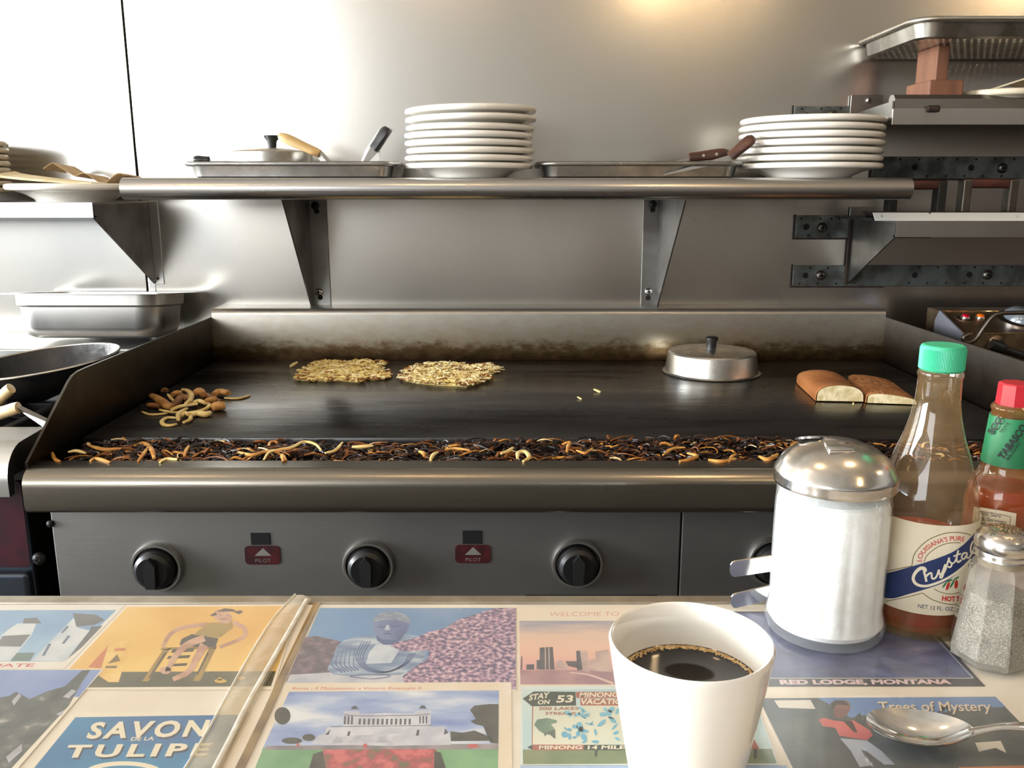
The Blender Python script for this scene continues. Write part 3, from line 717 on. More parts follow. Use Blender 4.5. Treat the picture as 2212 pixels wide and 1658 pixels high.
# ================================================================== left: hotel pan, frying pan, utensils
hp = thing('hotel_pan', 'deep stainless hotel pan with wide lip on the ledge behind the frying pan', 'pan', (-.842, 1.795, .996))
M = Matrix.Translation((-.842, 1.795, .9965)) @ Matrix.Rotation(math.radians(-5.5), 4, 'X') @ Matrix.Translation((0, 0, .009))
H = .088
G().loft([(.245, .115, .03, 0), (.268, .14, .04, .006), (.283, .155, .045, .022), (.288, .16, .045, H - .026), (.298, .170, .045, H - .022), (.300, .172, .045, H), (.345, .21, .02, H), (.345, .21, .02, H + .0015),
          (.297, .169, .044, H + .0015), (.285, .157, .044, H - .028), (.280, .152, .044, .024), (.24, .11, .03, .003)], M, 8).out('pan_body', STEEL, hp, smooth=40)

fpn = thing('frying_pan', 'black frying pan with worn rim on the range burner', 'frying pan', (-.814, 1.4885, .962))
M = Matrix.Translation((-.814, 1.4885, 1.012)) @ Matrix.Rotation(math.radians(-5.5), 4, 'Y') @ Matrix.Rotation(math.radians(2.5), 4, 'X')
NONST = mat('worn_nonstick', (30, 30, 32), .28, .2, col2=(52, 48, 46), scale=24, lo=.45, hi=.7, rough2=.5, bump=.5, bscale=70)
G().lathe([(0, -.046), (.088, -.046), (.098, -.040), (.124, -.010), (.130, 0), (.1265, 0), (.120, -.010), (.095, -.037), (.086, -.042), (0, -.042)], (0, 0), 64, M).out('pan_body', NONST, fpn, smooth=50)
G().sweep([M @ Vector((.1285 * math.cos(a), .1285 * math.sin(a), .0005)) for a in [i * math.pi / 32 for i in range(65)]], .0022, (0, 0, 1), 6).out('worn_rim', ALU, fpn, smooth=60)
hd = G().sweep([M @ Vector(q) for q in ((-.035, -.118, -.020), (-.05, -.135, -.014), (-.075, -.165, -.004), (-.12, -.20, .01), (-.19, -.245, .02))], [.021, .016, .011, .012, .013], (0, 0, 1), 10, .45).out('handle', BLACKM, fpn, smooth=60)
for q in ((-.022, -.1235, -.015), (-.05, -.117, -.015)):
    Mr = M @ Matrix.Translation(q) @ Matrix.Rotation(math.radians(75), 4, 'X')
    G().lathe([(.0085, -.003), (.0085, .002), (.006, .005), (0, .006)], (0, 0), 16, Mr).out('rivet', STEEL, fpn, smooth=60)
BONE = mat('cream_plastic', (226, 214, 190), .45, col2=(204, 176, 128), scale=18)
a = at_y(-60, 912, 1.27); b = at_y(40, 880, 1.27)
t = handle_tool('spatula', 'steel spatula with cream handle lying in front of the range burner', 'spatula', a, b, .0125, BONE, None, .8)
e = at_y(96, 920, 1.25)
G().prism([b + Vector((-.01, 0, .004)), b + Vector((0, 0, -.004)), e + Vector((0, 0, -.003)), e + Vector((.004, 0, .006))], (0, .012, 0)).out('shank', STEEL, t)
a = at_y(-50, 905, 1.33); b = at_y(24, 838, 1.33)
handle_tool('spatula', 'cream utensil handle under the frying pan rim at the left frame edge', 'spatula', a, b, .0125, BONE, None, .8)

# ================================================================== small box appliance, right
ap = thing('waffle_iron', 'small steel appliance box with red and orange lights and wire handle', 'appliance', (1.0, 1.72, .935))
ax = .862
BRON = mat('bronzed_steel', (128, 108, 84), .4, .9, col2=(96, 80, 62), scale=26, rough2=.5)
zA = at_x(2029, 672, ax); zB = at_x(2076, 720, ax)
pr = [(zA.y, zA.z), (zB.y, zB.z), (zB.y - .004, .952), (zA.y + .06, .952), (zA.y + .06, zA.z)]
G().prism([(ax + .004, y, z) for y, z in pr], (.55, 0, 0)).out('housing', BRON, ap)
G().prism([(ax, zA.y, zA.z + .002), (ax, zB.y - .002, zB.z + .002), (ax, zB.y - .006, .945), (ax, zA.y + .015, .945), (ax, zA.y + .015, zA.z - .02)], (.004, 0, 0)).out('side_plate', mat('grey_side', (150, 152, 162), .4, .7), ap)
for x in (ax + .02, ax + .5):
    for y in (zB.y + .02, zA.y + .03): G().lathe([(.012, .935), (.012, .952)], (x, y), 12).out('foot', BLACKP, ap)
edge = mat('bright_edge', (230, 196, 140), .25, 1)
for P0 in (zA, zB): G().box(ax + .006, ax + .55, P0.y - .001, P0.y + .001, P0.z - .0005, P0.z + .0015).out('edge_trim', edge, ap)
nrm = Vector((0, -(zA.z - zB.z), (zA.y - zB.y))).normalized()
def on_slope(px, py):
    d = ray(px, py); P0 = Vector((0, zA.y, zA.z)); return EYE + d * ((P0 - EYE).dot(nrm) / d.dot(nrm))
rotn = Vector((0, 0, 1)).rotation_difference(nrm).to_matrix().to_4x4()
for px, py, c in ((2085, 686, (176, 12, 40)), (2117, 686, (232, 110, 24))):
    M = Matrix.Translation(on_slope(px, py)) @ rotn
    q = G().lathe([(.0085, 0), (.0085, .002), (.007, .004)], (0, 0), 20, M).out('indicator_bezel', CHROME, ap, smooth=50)
    G().lathe([(.0072, .003), (.0066, .0065), (0, .0075)], (0, 0), 20, M).out('indicator_lamp', mat('lamp_%d' % c[0], c, .25, coat=.5), q, smooth=60)
M = Matrix.Translation(on_slope(2085, 687)) @ rotn
G().lathe([(.0185, 0), (.0185, .0006), (.0175, .0006), (.0175, 0)], (0, 0), 28, M).out('indicator_ring', mat('ring_line', (150, 130, 104), .4, .8), ap)
M = Matrix.Translation(on_slope(2205, 690)) @ rotn
q = G().lathe([(.044, 0), (.044, .003), (.037, .006), (.034, .006), (.034, .001)], (0, 0), 40, M).out('dial_ring', CHROME, ap, smooth=50)
G().lathe([(.034, .001), (.032, .012), (.022, .02), (0, .022)], (0, 0), 32, M).out('dial_dome', mat('dial_glass', (150, 160, 170), .12, .6), q, smooth=60)
yb = zB.y - .012
pts = [at_y(px, py, yb) for px, py in ((2092, 722), (2082, 728), (2083, 736), (2092, 739), (2102, 736), (2112, 727), (2125, 708), (2140, 688), (2152, 679), (2170, 676), (2215, 675), (2300, 675))]
G().sweep(crom(pts, 5), .0042, (0, -1, 0), 8).out('wire_handle', STEEL_D, ap, smooth=60)
M = Matrix.Translation(at_y(2148, 735, zB.y)) @ RX
q = G().lathe([(.014, 0), (.014, .008), (.010, .012), (0, .013)], (0, 0), 20, M).out('cord_socket', BRON, ap, smooth=50)
pts = [at_y(px, py, zB.y - .014) for px, py in ((2140, 742), (2160, 750), (2180, 758), (2200, 764), (2240, 775), (2300, 790))]
G().sweep(crom(pts, 4), [.011] * 6 + [.007] * 15, (0, -1, 0), 8).out('power_cord', BLACKP, q, smooth=60)

# ================================================================== food on the griddle
c = at_z(1536, 803, GZ); r = 103 * zc(c) / F
dl = thing('basting_cover', 'domed aluminium basting cover with black knob on the griddle', 'lid', (c.x, c.y, GZ))
hh = .043
G().lathe([(r, GZ + .0005), (r + .001, GZ + .002), (r - .004, GZ + .004), (r - .0095, GZ + hh - .003), (r - .012, GZ + hh), (r * .5, GZ + hh + .006), (0, GZ + hh + .008), (0, GZ + hh + .006), (r * .5, GZ + hh + .004), (r - .013, GZ + hh - .003), (r - .0055, GZ + .004), (r - .002, GZ + .0005)], (c.x, c.y), 64).out('cover_shell', ALU, dl, smooth=30)
kz = GZ + hh + .006
G().lathe([(.009, kz), (.0095, kz + .003), (.0095, kz + .012), (.0125, kz + .017), (.0125, kz + .021), (.009, kz + .023), (0, kz + .0225)], (c.x - .002, c.y), 28).out('knob', BLACKP, dl, smooth=40)

HASH = [ramp_mat('hash_gold', [(.3, (232, 210, 142)), (.55, (216, 188, 108)), (.8, (186, 146, 76))], 60, rough=.5),
        ramp_mat('hash_pale', [(.3, (244, 232, 190)), (.6, (234, 212, 152)), (.85, (206, 164, 92))], 60, rough=.45),
        mat('hash_brown_edge', (150, 92, 36), .55, col2=(110, 64, 26), scale=60)]
def hash_patty(outline, n, label, seed, pale, hgt):
    random.seed(seed)
    P = [at_z(px, py, GZ) for px, py in outline]; xs_ = [p.x for p in P]; ys_ = [p.y for p in P]
    def inside(x, y):
        r_ = False; j = len(P) - 1
        for i in range(len(P)):
            if (P[i].y > y) != (P[j].y > y) and x < (P[j].x - P[i].x) * (y - P[i].y) / (P[j].y - P[i].y) + P[i].x: r_ = not r_
            j = i
        return r_
    cxm = sum(xs_) / len(P); cym = sum(ys_) / len(P)
    o = thing('hash_brown', label, 'hash browns', (cxm, cym, GZ), 'hash browns on the griddle')
    base = [Vector((cxm + (p.x - cxm) * .93, cym + (p.y - cym) * .93, GZ + .0003)) for p in P]
    G().prism(base, (0, 0, hgt * .45)).out('patty', HASH[0], o)
    g = G(); k = 0
    while k < n:
        x = random.uniform(min(xs_), max(xs_)); y = random.uniform(min(ys_), max(ys_))
        if not inside(x, y): continue
        k += 1
        L = random.uniform(.010, .022); a = random.gauss(0.3, .9); bend = random.uniform(-.6, .6); z = GZ + hgt * random.uniform(.35, 1) + .001
        pts = []
        for i in range(4):
            t_ = i / 3 - .5; aa = a + bend * t_ * 2
            pts.append((x + L * t_ * math.cos(aa), y + L * t_ * math.sin(aa), z + random.uniform(-.0012, .0012)))
        edge_ = not (inside(x + .008, y) and inside(x - .008, y) and inside(x, y - .008))
        kk = 2 if (random.random() < (.35 if edge_ else .07)) else (1 if random.random() < pale else 0)
        g.sweep(pts, random.uniform(.0011, .0019), (0, 0, 1), 5, .8, kk)
    s = g.out('potato_shreds', HASH, o, smooth=60); s['kind'] = 'stuff'
hash_patty([(640, 824), (652, 800), (676, 793), (672, 786), (700, 783), (752, 784), (800, 781), (836, 787), (818, 795), (826, 803), (841, 806), (838, 820), (812, 823), (796, 821), (778, 829), (744, 825), (690, 825)], 1150, 'thin pale gold hash brown patty on the griddle, the left one', 11, .25, .006)
hash_patty([(862, 822), (876, 806), (896, 794), (932, 789), (990, 790), (1030, 795), (1060, 791), (1082, 801), (1072, 808), (1050, 809), (1057, 822), (1040, 830), (1010, 838), (960, 836), (900, 831)], 1250, 'lighter crisp hash brown patty on the griddle, the right one', 12, .7, .008)
CRUMB = mat('crumb', (230, 208, 140), .6)
def crumb(px, py, s, label, Z=GZ):
    p = at_z(px, py, Z); random.seed(px)
    g = G(); a = random.uniform(0, 3)
    pts = [(p.x + s * t * math.cos(a), p.y + s * t * math.sin(a), Z + s * .22 + s * .12 * math.sin(t * 3)) for t in (-.5, -.2, .1, .5)]
    tag(g.sweep(pts, [s * .14, s * .2, s * .17, s * .12], (0, 0, 1), 6, .9).out('crumb', CRUMB, None, smooth=60), label, 'crumb', 'crumbs on the griddle')
for px, py, s in ((1290, 847, .014), (1252, 862, .010)): crumb(px, py, s, 'pale potato crumb on the bare black griddle plate')
crumb(635, 791, .02, 'thin potato shred beside the left hash brown')
crumb(1843, 873, .007, 'white bread crumb in front of the bread')

# bread halves
CRUST = mat('bread_crust', (164, 106, 58), .5, col2=(136, 80, 40), scale=22, lo=.35, hi=.7, bump=.25, bscale=40)
CRUST2 = mat('bread_base_crust', (176, 120, 70), .55, col2=(146, 90, 48), scale=120, stretch=(1, .5, 1), lo=.45, hi=.55, bump=.4, bscale=220)
CRUMBM = mat('bread_crumb', (226, 212, 172), .8, col2=(196, 178, 130), scale=60, bump=.6, bscale=110)
def bread(label, A, B, w, hgt, flatc, m, domed):
    """half loaf lying from front centre A to back centre B"""
    A = Vector(A); B = Vector(B); o = thing('bread', label, 'bread', tuple(A), 'bread halves on the griddle')
    ax_ = (B - A).normalized(); sd = Vector((ax_.y, -ax_.x, 0)); L = (B - A).length; n = 14; sec = 18
    v = []; f = []
    for i in range(n + 1):
        t = i / n; k = 1.0 if t < .62 else math.sqrt(max(.0, 1 - ((t - .62) / .40) ** 2)); k = max(k, .12)
        lump = 1 + .06 * math.sin(t * 9 + (2 if domed else 0))
        for j in range(sec + 1):
            a = math.pi * j / sec; cx_ = -math.cos(a); s_ = abs(math.sin(a)) ** (.55 if domed else .38)
            v.append(A + ax_ * (L * t) + sd * (w / 2 * cx_ * (.55 + .45 * k)) + Vector((0, 0, .001 + hgt * s_ * lump * (.35 + .65 * k) * (1 - flatc * (cx_ + 1) / 2))))
    for i in range(n):
        for j in range(sec): f.append((i * (sec + 1) + j, i * (sec + 1) + j + 1, (i + 1) * (sec + 1) + j + 1, (i + 1) * (sec + 1) + j))
        f.append((i * (sec + 1), (i + 1) * (sec + 1), (i + 1) * (sec + 1) + sec, i * (sec + 1) + sec))
    f.append(tuple(n * (sec + 1) + j for j in range(sec + 1)))
    obj('crust', v, f, m, o, 50)
    fv = [v[j] - ax_ * .0012 for j in range(sec + 1)]; c_ = sum(fv, Vector()) / len(fv)
    fv = [c_ + (q - c_) * .95 for q in fv]
    G().prism(fv, ax_ * .0025).out('cut_face', CRUMBM, o)
Af = at_z(1814, 868, GZ); Ab = at_z(1756, 819, GZ)
bread('thick crusty bread half cut side down on the griddle', Af, Ab, .081, .027, .0, CRUST, True)
Af = at_z(1926, 873, GZ); Ab = at_z(1868, 822, GZ)
bread('flatter bread half with patterned base crust beside the thicker one', Af, Ab, .083, .020, .45, CRUST2, False)

# onions and mushrooms
ONION = mat('pale_onion', (232, 208, 146), .4, col2=(214, 180, 110), scale=30, sss=.2)
MUSH = mat('fried_mushroom', (204, 154, 88), .5, col2=(160, 108, 54), scale=40, bump=.2)
MUSHD = mat('dark_fried_mushroom', (160, 108, 58), .5, col2=(112, 72, 40), scale=40, bump=.2)
def zz(x, y): return (280 + x / 7.9, 820 + y / 7.9)
def strip(name, pts, r, m, label, cat, group, lift=0.0, flat=.7, z0=GZ):
    P = []
    for i, (x, y) in enumerate(pts):
        px, py = zz(x, y); p = at_z(px, py, z0 + lift + r * flat); P.append(p)
    P = crom(P, 5); n = len(P); rs = [r * (.45 + .55 * math.sin(math.pi * min(1, max(0, (i + .8) / (n + .6)))) ** .5) for i in range(n)]
    return tag(G().sweep(P, rs, (0, 0, 1), 8, flat).out(name, m, None, smooth=60), label, cat, group)
on_l = 'pale fried onion strip in the pile left on the griddle'; og = 'onion strips in the griddle pile'
k_ = -1
ODD = {0: 'onion strip reaching out to the left of the griddle pile', 3: 'onion strip arched upright at the back of the griddle pile', 4: 'C-shaped onion strip curled in front of the griddle pile',
       8: 'broad flat onion piece at the right front of the griddle pile', 9: 'lone onion strip stretching out right of the griddle pile'}
for pts, r, lift in (([(215, 545), (330, 590), (480, 590), (650, 570)], .0035, .0), ([(510, 510), (640, 540), (780, 555), (900, 550)], .0038, .003),
                     ([(720, 510), (850, 460), (1000, 430), (1160, 410)], .0052, .008), ([(900, 165), (1000, 190), (1055, 260), (1030, 350), (960, 400)], .0058, .012),
                     ([(800, 650), (680, 645), (590, 670), (550, 725), (600, 770), (700, 778), (800, 755)], .0045, .0), ([(830, 680), (830, 600), (880, 540), (980, 490)], .005, .006),
                     ([(1000, 560), (1200, 530), (1320, 480), (1360, 420), (1230, 390)], .0046, .005), ([(1040, 600), (1030, 680), (920, 725)], .0045, .001),
                     ([(1050, 600), (1170, 570), (1290, 590), (1370, 560)], .0085, .0), ([(1620, 310), (1750, 320), (1900, 310), (2050, 260)], .0034, .0),
                     ([(650, 245), (700, 310), (750, 360)], .0034, .010), ([(1080, 400), (1180, 360), (1290, 400)], .006, .008), ([(880, 620), (940, 560), (1000, 600)], .005, .004)):
    k_ += 1; strip('onion_strip', pts, r * .82, ONION, ODD.get(k_, on_l), 'onion', og, lift)
mu_l = 'browned mushroom slice in the pile left on the griddle'; mg = 'mushroom slices in the griddle pile'
for pts, r, lift, m in (([(380, 270), (520, 350), (640, 440), (720, 470)], .0085, .003, MUSH), ([(310, 430), (430, 440), (540, 470)], .006, .0, MUSHD),
                        ([(560, 190), (600, 165), (635, 190)], .005, .004, MUSHD), ([(730, 260), (800, 230), (890, 220)], .007, .006, MUSH),
                        ([(700, 440), (780, 410), (850, 330), (880, 250)], .0075, .004, MUSHD), ([(1120, 230), (1190, 190), (1260, 250)], .008, .008, MUSH),
                        ([(1260, 300), (1310, 270), (1370, 320)], .007, .002, MUSHD), ([(1440, 250), (1540, 210), (1690, 230)], .0085, .001, MUSH),
                        ([(1290, 380), (1390, 350), (1450, 320)], .0075, .002, MUSH), ([(1410, 470), (1510, 450), (1630, 440)], .0105, .0, MUSH),
                        ([(900, 330), (950, 300), (1010, 350)], .008, .004, MUSHD), ([(1440, 300), (1470, 350), (1560, 370)], .006, .0, MUSHD)):
    strip('mushroom_slice', pts, r, m, mu_l, 'mushroom', mg, lift, .75)

# burnt scraps in the trough: nobody could count them
random.seed(21)
SCR = [mat('burnt_scrap', (16, 13, 12), .32, col2=(34, 22, 16), scale=40), mat('dark_brown_scrap', (58, 30, 14), .4, col2=(36, 18, 10), scale=40),
       mat('brown_scrap', (128, 74, 26), .42, col2=(92, 48, 18), scale=40), mat('golden_scrap', (196, 138, 62), .42, col2=(160, 100, 40), scale=40), mat('pale_scrap', (222, 196, 140), .45)]
def lump(g, x, y, z, s, k):
    v = []; t = (1 + 5 ** .5) / 2
    for a in ((-1, t, 0), (1, t, 0), (-1, -t, 0), (1, -t, 0), (0, -1, t), (0, 1, t), (0, -1, -t), (0, 1, -t), (t, 0, -1), (t, 0, 1), (-t, 0, -1), (-t, 0, 1)):
        q = Vector(a) * (s * random.uniform(.3, .62)); q.z *= .7; v.append(q + Vector((x, y, z)))
    g.add(v, [(0, 11, 5), (0, 5, 1), (0, 1, 7), (0, 7, 10), (0, 10, 11), (1, 5, 9), (5, 11, 4), (11, 10, 2), (10, 7, 6), (7, 1, 8), (3, 9, 4), (3, 4, 2), (3, 2, 6), (3, 6, 8), (3, 8, 9), (4, 9, 5), (2, 4, 11), (6, 2, 10), (8, 6, 7), (9, 8, 1)], k)
def bedz(x, y): return GZ - .019 + .009 * noise.noise((x * 9, y * 20, 1)) + .011 * (y - 1.13) / .115
g = G()
nx, ny = 180, 12; v = []; f = []
for i in range(nx + 1):
    for j in range(ny + 1):
        x = GX0 + .004 + (GX1 - GX0 - .008) * i / nx; y = 1.131 + .1135 * j / ny
        v.append((x, y, bedz(x, y) - .004 + random.uniform(-.003, .003)))
for i in range(nx):
    for j in range(ny): f.append((i * (ny + 1) + j, (i + 1) * (ny + 1) + j, (i + 1) * (ny + 1) + j + 1, i * (ny + 1) + j + 1))
g.add(v, f, 0)
for i in range(3600):
    x = random.uniform(GX0 + .012, GX1 - .012); y = random.uniform(1.14, 1.238)
    lump(g, x, y, bedz(x, y) + random.uniform(-.002, .006), random.uniform(.0022, .0065), random.choices((0, 1, 2), (7, 3.6, .9))[0])
for i in range(1500):
    x = random.uniform(GX0 + .02, GX1 - .02); y = random.uniform(1.142, 1.232); z = bedz(x, y) + random.uniform(.001, .009)
    L = random.uniform(.012, .042); a = random.uniform(0, 6.28); bend = random.uniform(-1.4, 1.4); tilt = random.uniform(-.25, .25)
    pts = []
    for q in range(5):
        t_ = q / 4 - .5; aa = a + bend * t_
        yy = min(1.236, max(1.14, y + L * t_ * math.sin(aa) * .6)); pts.append((min(GX1 - .01, max(GX0 + .01, x + L * t_ * math.cos(aa))), yy, z + L * t_ * tilt + .004 * math.cos(t_ * 3)))
    near = x < -.40
    g.sweep(pts, random.uniform(.001, .0028), (0, random.uniform(-.6, .6), 1), 4, .5, random.choices((0, 1, 2, 3, 4), (3.6, 4, 2.4, 1.5 if near else 1.2, .45))[0])
sc_ = g.out('burnt_scraps', SCR, None, recalc=False); sc_['kind'] = 'stuff'
tag(sc_, 'burnt onion and food scraps filling the front grease trough', 'food scraps')
# the bigger strips that can be told apart
sl = 'golden fried onion strip lying on the burnt trough scraps'; sg = 'onion strips on the trough scraps'
GOLD = [mat('gold_onion', (206, 158, 84), .4, col2=(176, 116, 50), scale=30), ONION]
TODD = {9: 'longest arched onion strip on the trough scraps, left of centre', 16: 'curled pale onion ring on the trough scraps near the middle', 0: 'leftmost onion strip in the front trough corner'}
t_n = -1
def tstrip(pts, r, k, zs_):
    global t_n
    t_n += 1
    P = [at_z(px, py, GZ + h) for (px, py), h in zip(pts, zs_)]; P = crom(P, 5); n = len(P)
    rs = [r * .85 * (.5 + .5 * math.sin(math.pi * (i + .5) / n)) for i in range(n)]
    tag(G().sweep(P, rs, (0, -.4, 1), 7, .6).out('onion_strip', GOLD[k], None, smooth=60), TODD.get(t_n, sl), 'onion', sg)
for pts, r, k in (([(112, 975), (118, 990), (130, 996)], .003, 0), ([(147, 976), (165, 973), (185, 978)], .0034, 1), ([(195, 995), (205, 990), (222, 993), (238, 998)], .0036, 0), ([(193, 962), (225, 970), (262, 968)], .004, 0),
                  ([(290, 962), (312, 957), (328, 972), (333, 990)], .0046, 0), ([(298, 996), (310, 980), (320, 965)], .0034, 0), ([(345, 998), (360, 991), (383, 992)], .0036, 1), ([(398, 985), (402, 972), (408, 962)], .003, 0),
                  ([(515, 976), (545, 982), (575, 975), (630, 968)], .0038, 0), ([(570, 992), (585, 975), (630, 966), (655, 954), (680, 958), (694, 972)], .0034, 1), ([(702, 978), (725, 972), (740, 955)], .0034, 1), ([(760, 965), (785, 964), (806, 962)], .004, 1),
                  ([(612, 996), (610, 982), (618, 994)], .0034, 0), ([(930, 994), (936, 982), (946, 976)], .0036, 1), ([(962, 970), (985, 968), (1015, 972)], .003, 0), ([(1082, 979), (1098, 974), (1108, 966)], .0038, 1), ([(1118, 990), (1120, 977), (1136, 976), (1143, 988), (1130, 996)], .0042, 1),
                  ([(905, 974), (915, 978), (917, 986)], .0038, 0), ([(1225, 975), (1228, 962), (1232, 955)], .0034, 0), ([(1245, 972), (1265, 978), (1280, 968)], .003, 0), ([(1432, 982), (1455, 968), (1480, 966)], .003, 0), ([(1468, 996), (1490, 992), (1505, 984), (1485, 978)], .004, 0), ([(1530, 992), (1560, 996), (1590, 990)], .0036, 0), ([(1575, 996), (1582, 985), (1590, 980)], .003, 0), ([(1640, 985), (1660, 992), (1680, 980)], .0046, 0)):
    tstrip(pts, r, k, [.001] * len(pts))

# ================================================================== diner counter
CZ = 1.0; ZT = 1.0014; CE = .6155
ct = thing('diner_counter', 'diner counter papered with postcards under clear plastic', 'counter', (0, .3, 0))
CREAM = mat('cream_paper_top', (236, 228, 216), .55, col2=(228, 216, 198), scale=14)
G().box(-1.1, 1.1, -.12, CE - .012, CZ - .04, CZ, bev=.002).out('countertop', CREAM, ct)
G().box(-1.1, 1.1, CE - .012, CE, CZ - .045, CZ + .0008, bev=.0012).out('metal_edge', mat('edge_trim_steel', (168, 160, 146), .35, .85, col2=(140, 130, 112), scale=20), ct)
G().box(-1.1, 1.1, -.02, CE - .05, .02, CZ - .04).out('counter_base', mat('counter_base_paint', (156, 152, 144), .6), ct)
Z5 = lambda x, y: (x / 3.16, 1270 + y / 3.16)
Z6 = lambda x, y: (550 + x / 3.16, 1270 + y / 3.16)
Z7 = lambda x, y: (1050 + x / 3.16, 1270 + y / 3.16)
Z8 = lambda x, y: (1600 + x / 3.614, 1400 + y / 3.614)
Z9 = lambda x, y: (1880 + x / 5.181, 1080 + y / 5.181)
P_ = lambda name, c, c2=None, sc=40, **k: mat('print_' + name, c, .5, col2=c2, scale=sc, **k)

class Card:
    def __init__(s, zf, outline, label, base=0, m=None, name='postcard'):
        s.zf = zf; s.z0 = CZ + .0002 + base * .00022; s.k = 0
        pts = [at_z(*zf(*p), s.z0) for p in outline]
        c = sum(pts, Vector()) / len(pts)
        s.o = thing(name, label, 'postcard', (c.x, c.y, CZ))
        G().prism(pts, (0, 0, -.0002)).out('card_stock', m or CREAM, s.o)
    def poly(s, name, m, *polys):
        s.k += 1; z = s.z0 + .000012 * s.k; g = G()
        for p in polys: g.add([at_z(*s.zf(*q), z) for q in p], [tuple(range(len(p)))])
        return g.out(name, m, s.o, recalc=False)
    def ell(s, cx, cy, rx, ry, n=24, sk=0):
        return [(cx + rx * math.cos(a) - sk * ry * math.sin(a), cy + ry * math.sin(a)) for a in [2 * math.pi * i / n for i in range(n)]]
    def line(s, pts, w, n=5):
        P = [Vector((a, b, 0)) for a, b in pts]
        if len(P) > 2: P = crom(P, n)
        L = []; R = []
        for i, p in enumerate(P):
            t = P[min(i + 1, len(P) - 1)] - P[max(i - 1, 0)]; nn = Vector((-t.y, t.x, 0)).normalized()
            ww = (w if not isinstance(w, (list, tuple)) else w[0] + (w[1] - w[0]) * i / (len(P) - 1)) / 2
            L.append(p + nn * ww); R.append(p - nn * ww)
        return [(q.x, q.y) for q in L + R[::-1]]
    def text(s, body, p0, p1, up, m, bold=.02, name='lettering', shear=0, space=1.0):
        """lettering from p0 to p1 (zoom pixels, baseline), capital height given by the vector up"""
        v, f = text_mesh(body, 1.0, bold, shear, space); x0 = min(a[0] for a in v); w = text_w(v); s.k += 1; z = s.z0 + .000012 * s.k
        out = []
        for a in v:
            t = (a[0] - x0) / w; h = a[1] / .69
            out.append(at_z(*s.zf(p0[0] + (p1[0] - p0[0]) * t + up[0] * h, p0[1] + (p1[1] - p0[1]) * t + up[1] * h), z))
        return obj(name, out, f, m, s.o, recalc=False)

SKYB = P_('sky_blue', (112, 156, 200), (150, 186, 216), 9)
WHITEP = P_('white', (228, 222, 214)); DARKP = P_('dark', (44, 42, 46)); REDP = P_('red', (196, 84, 84))
# lighthouse card
c = Card(Z5, [(-500, 112), (858, 112), (440, 548), (-900, 548)], 'lighthouse postcard at the far left of the counter, blue sky and white house', 0, WHITEP)
c.poly('printed_sky', SKYB, [(-500, 150), (795, 148), (435, 500), (-830, 500)])
c.poly('printed_sea', P_('sea', (52, 96, 108), (70, 110, 100)), [(-700, 455), (240, 438), (205, 496), (-760, 497)])
c.poly('printed_lighthouse', P_('lighthouse', (214, 218, 222), (190, 200, 210)), [(120, 240), (250, 235), (215, 320), (150, 400), (70, 495), (-70, 495), (10, 320), (60, 280)], [(510, 195), (530, 268), (612, 288), (440, 500), (215, 494), (470, 235)])
c.poly('printed_dark_band', P_('band', (70, 76, 84), (90, 92, 96)), [(20, 325), (208, 315), (140, 398), (-30, 395)], [(165, 205), (250, 200), (285, 240), (155, 240)], [(498, 170), (655, 180), (715, 215), (645, 250), (520, 262)], [(622, 262), (700, 255), (560, 400), (440, 500), (470, 470), (612, 290)])
c.poly('printed_windows', P_('windows', (64, 92, 124)), [(455, 255), (472, 262), (430, 305), (415, 305)], [(462, 322), (482, 325), (440, 378), (420, 378)], [(330, 378), (352, 378), (305, 460), (285, 462)])
c.text('SCITUATE', (-330, 540), (225, 535), (20, -22), REDP)
# yellow card
c = Card(Z5, [(868, 118), (2052, 108), (1862, 692), (335, 692)], 'yellow postcard of a person lounging on a wooden chair', 1, P_('cream_border', (232, 222, 204)))
c.poly('printed_wall', P_('ochre', (222, 172, 70), (236, 196, 106), 7), [(866, 128), (2036, 118), (1884, 572), (452, 572)])
c.poly('printed_floor', P_('olive_floor', (74, 72, 46), (96, 90, 56), 30), [(452, 572), (1884, 565), (1850, 668), (360, 678)])
c.poly('printed_box', P_('box_yellow', (224, 180, 84), (240, 206, 130)), [(760, 385), (900, 345), (810, 640), (740, 640), (600, 545)], )
c.poly('printed_box_mark', P_('box_mark', (120, 96, 50)), [(735, 515), (800, 450), (822, 495)], [(722, 530), (800, 528), (796, 545), (718, 545)])
c.poly('printed_box_red', P_('box_red', (200, 120, 70)), [(785, 410), (860, 408), (852, 426), (778, 428)], [(600, 540), (740, 390), (690, 545)])
c.poly('printed_chair', P_('chair', (166, 134, 44), (140, 110, 40)), [(1112, 420), (1168, 405), (1012, 635), (970, 635)], [(1425, 412), (1478, 402), (1365, 632), (1318, 632)], [(1100, 405), (1480, 395), (1476, 412), (1096, 422)])
c.poly('printed_chair_gaps', P_('gap', (66, 56, 36)), [(1180, 415), (1330, 408), (1318, 432), (1165, 440)], [(1150, 462), (1300, 455), (1290, 475), (1138, 482)], [(1190, 515), (1280, 510), (1272, 528), (1178, 532)], c.line([(1130, 440), (1020, 610)], 12), c.line([(1420, 440), (1345, 590)], 12))
SKIN = P_('skin', (206, 164, 136), (180, 132, 108), 60)
c.poly('printed_arms', SKIN, c.line([(1425, 245), (1260, 265), (1165, 310), (1110, 400)], 26), c.line([(1590, 232), (1668, 275), (1660, 335), (1500, 402)], [34, 22]))
c.poly('printed_shorts', P_('shorts', (52, 42, 34)), [(1310, 312), (1490, 340), (1470, 402), (1340, 400), (1225, 385), (1240, 345)])
c.poly('printed_top', P_('top', (150, 124, 40), (172, 140, 56)), [(1420, 235), (1500, 232), (1580, 212), (1592, 268), (1500, 335), (1322, 318)])
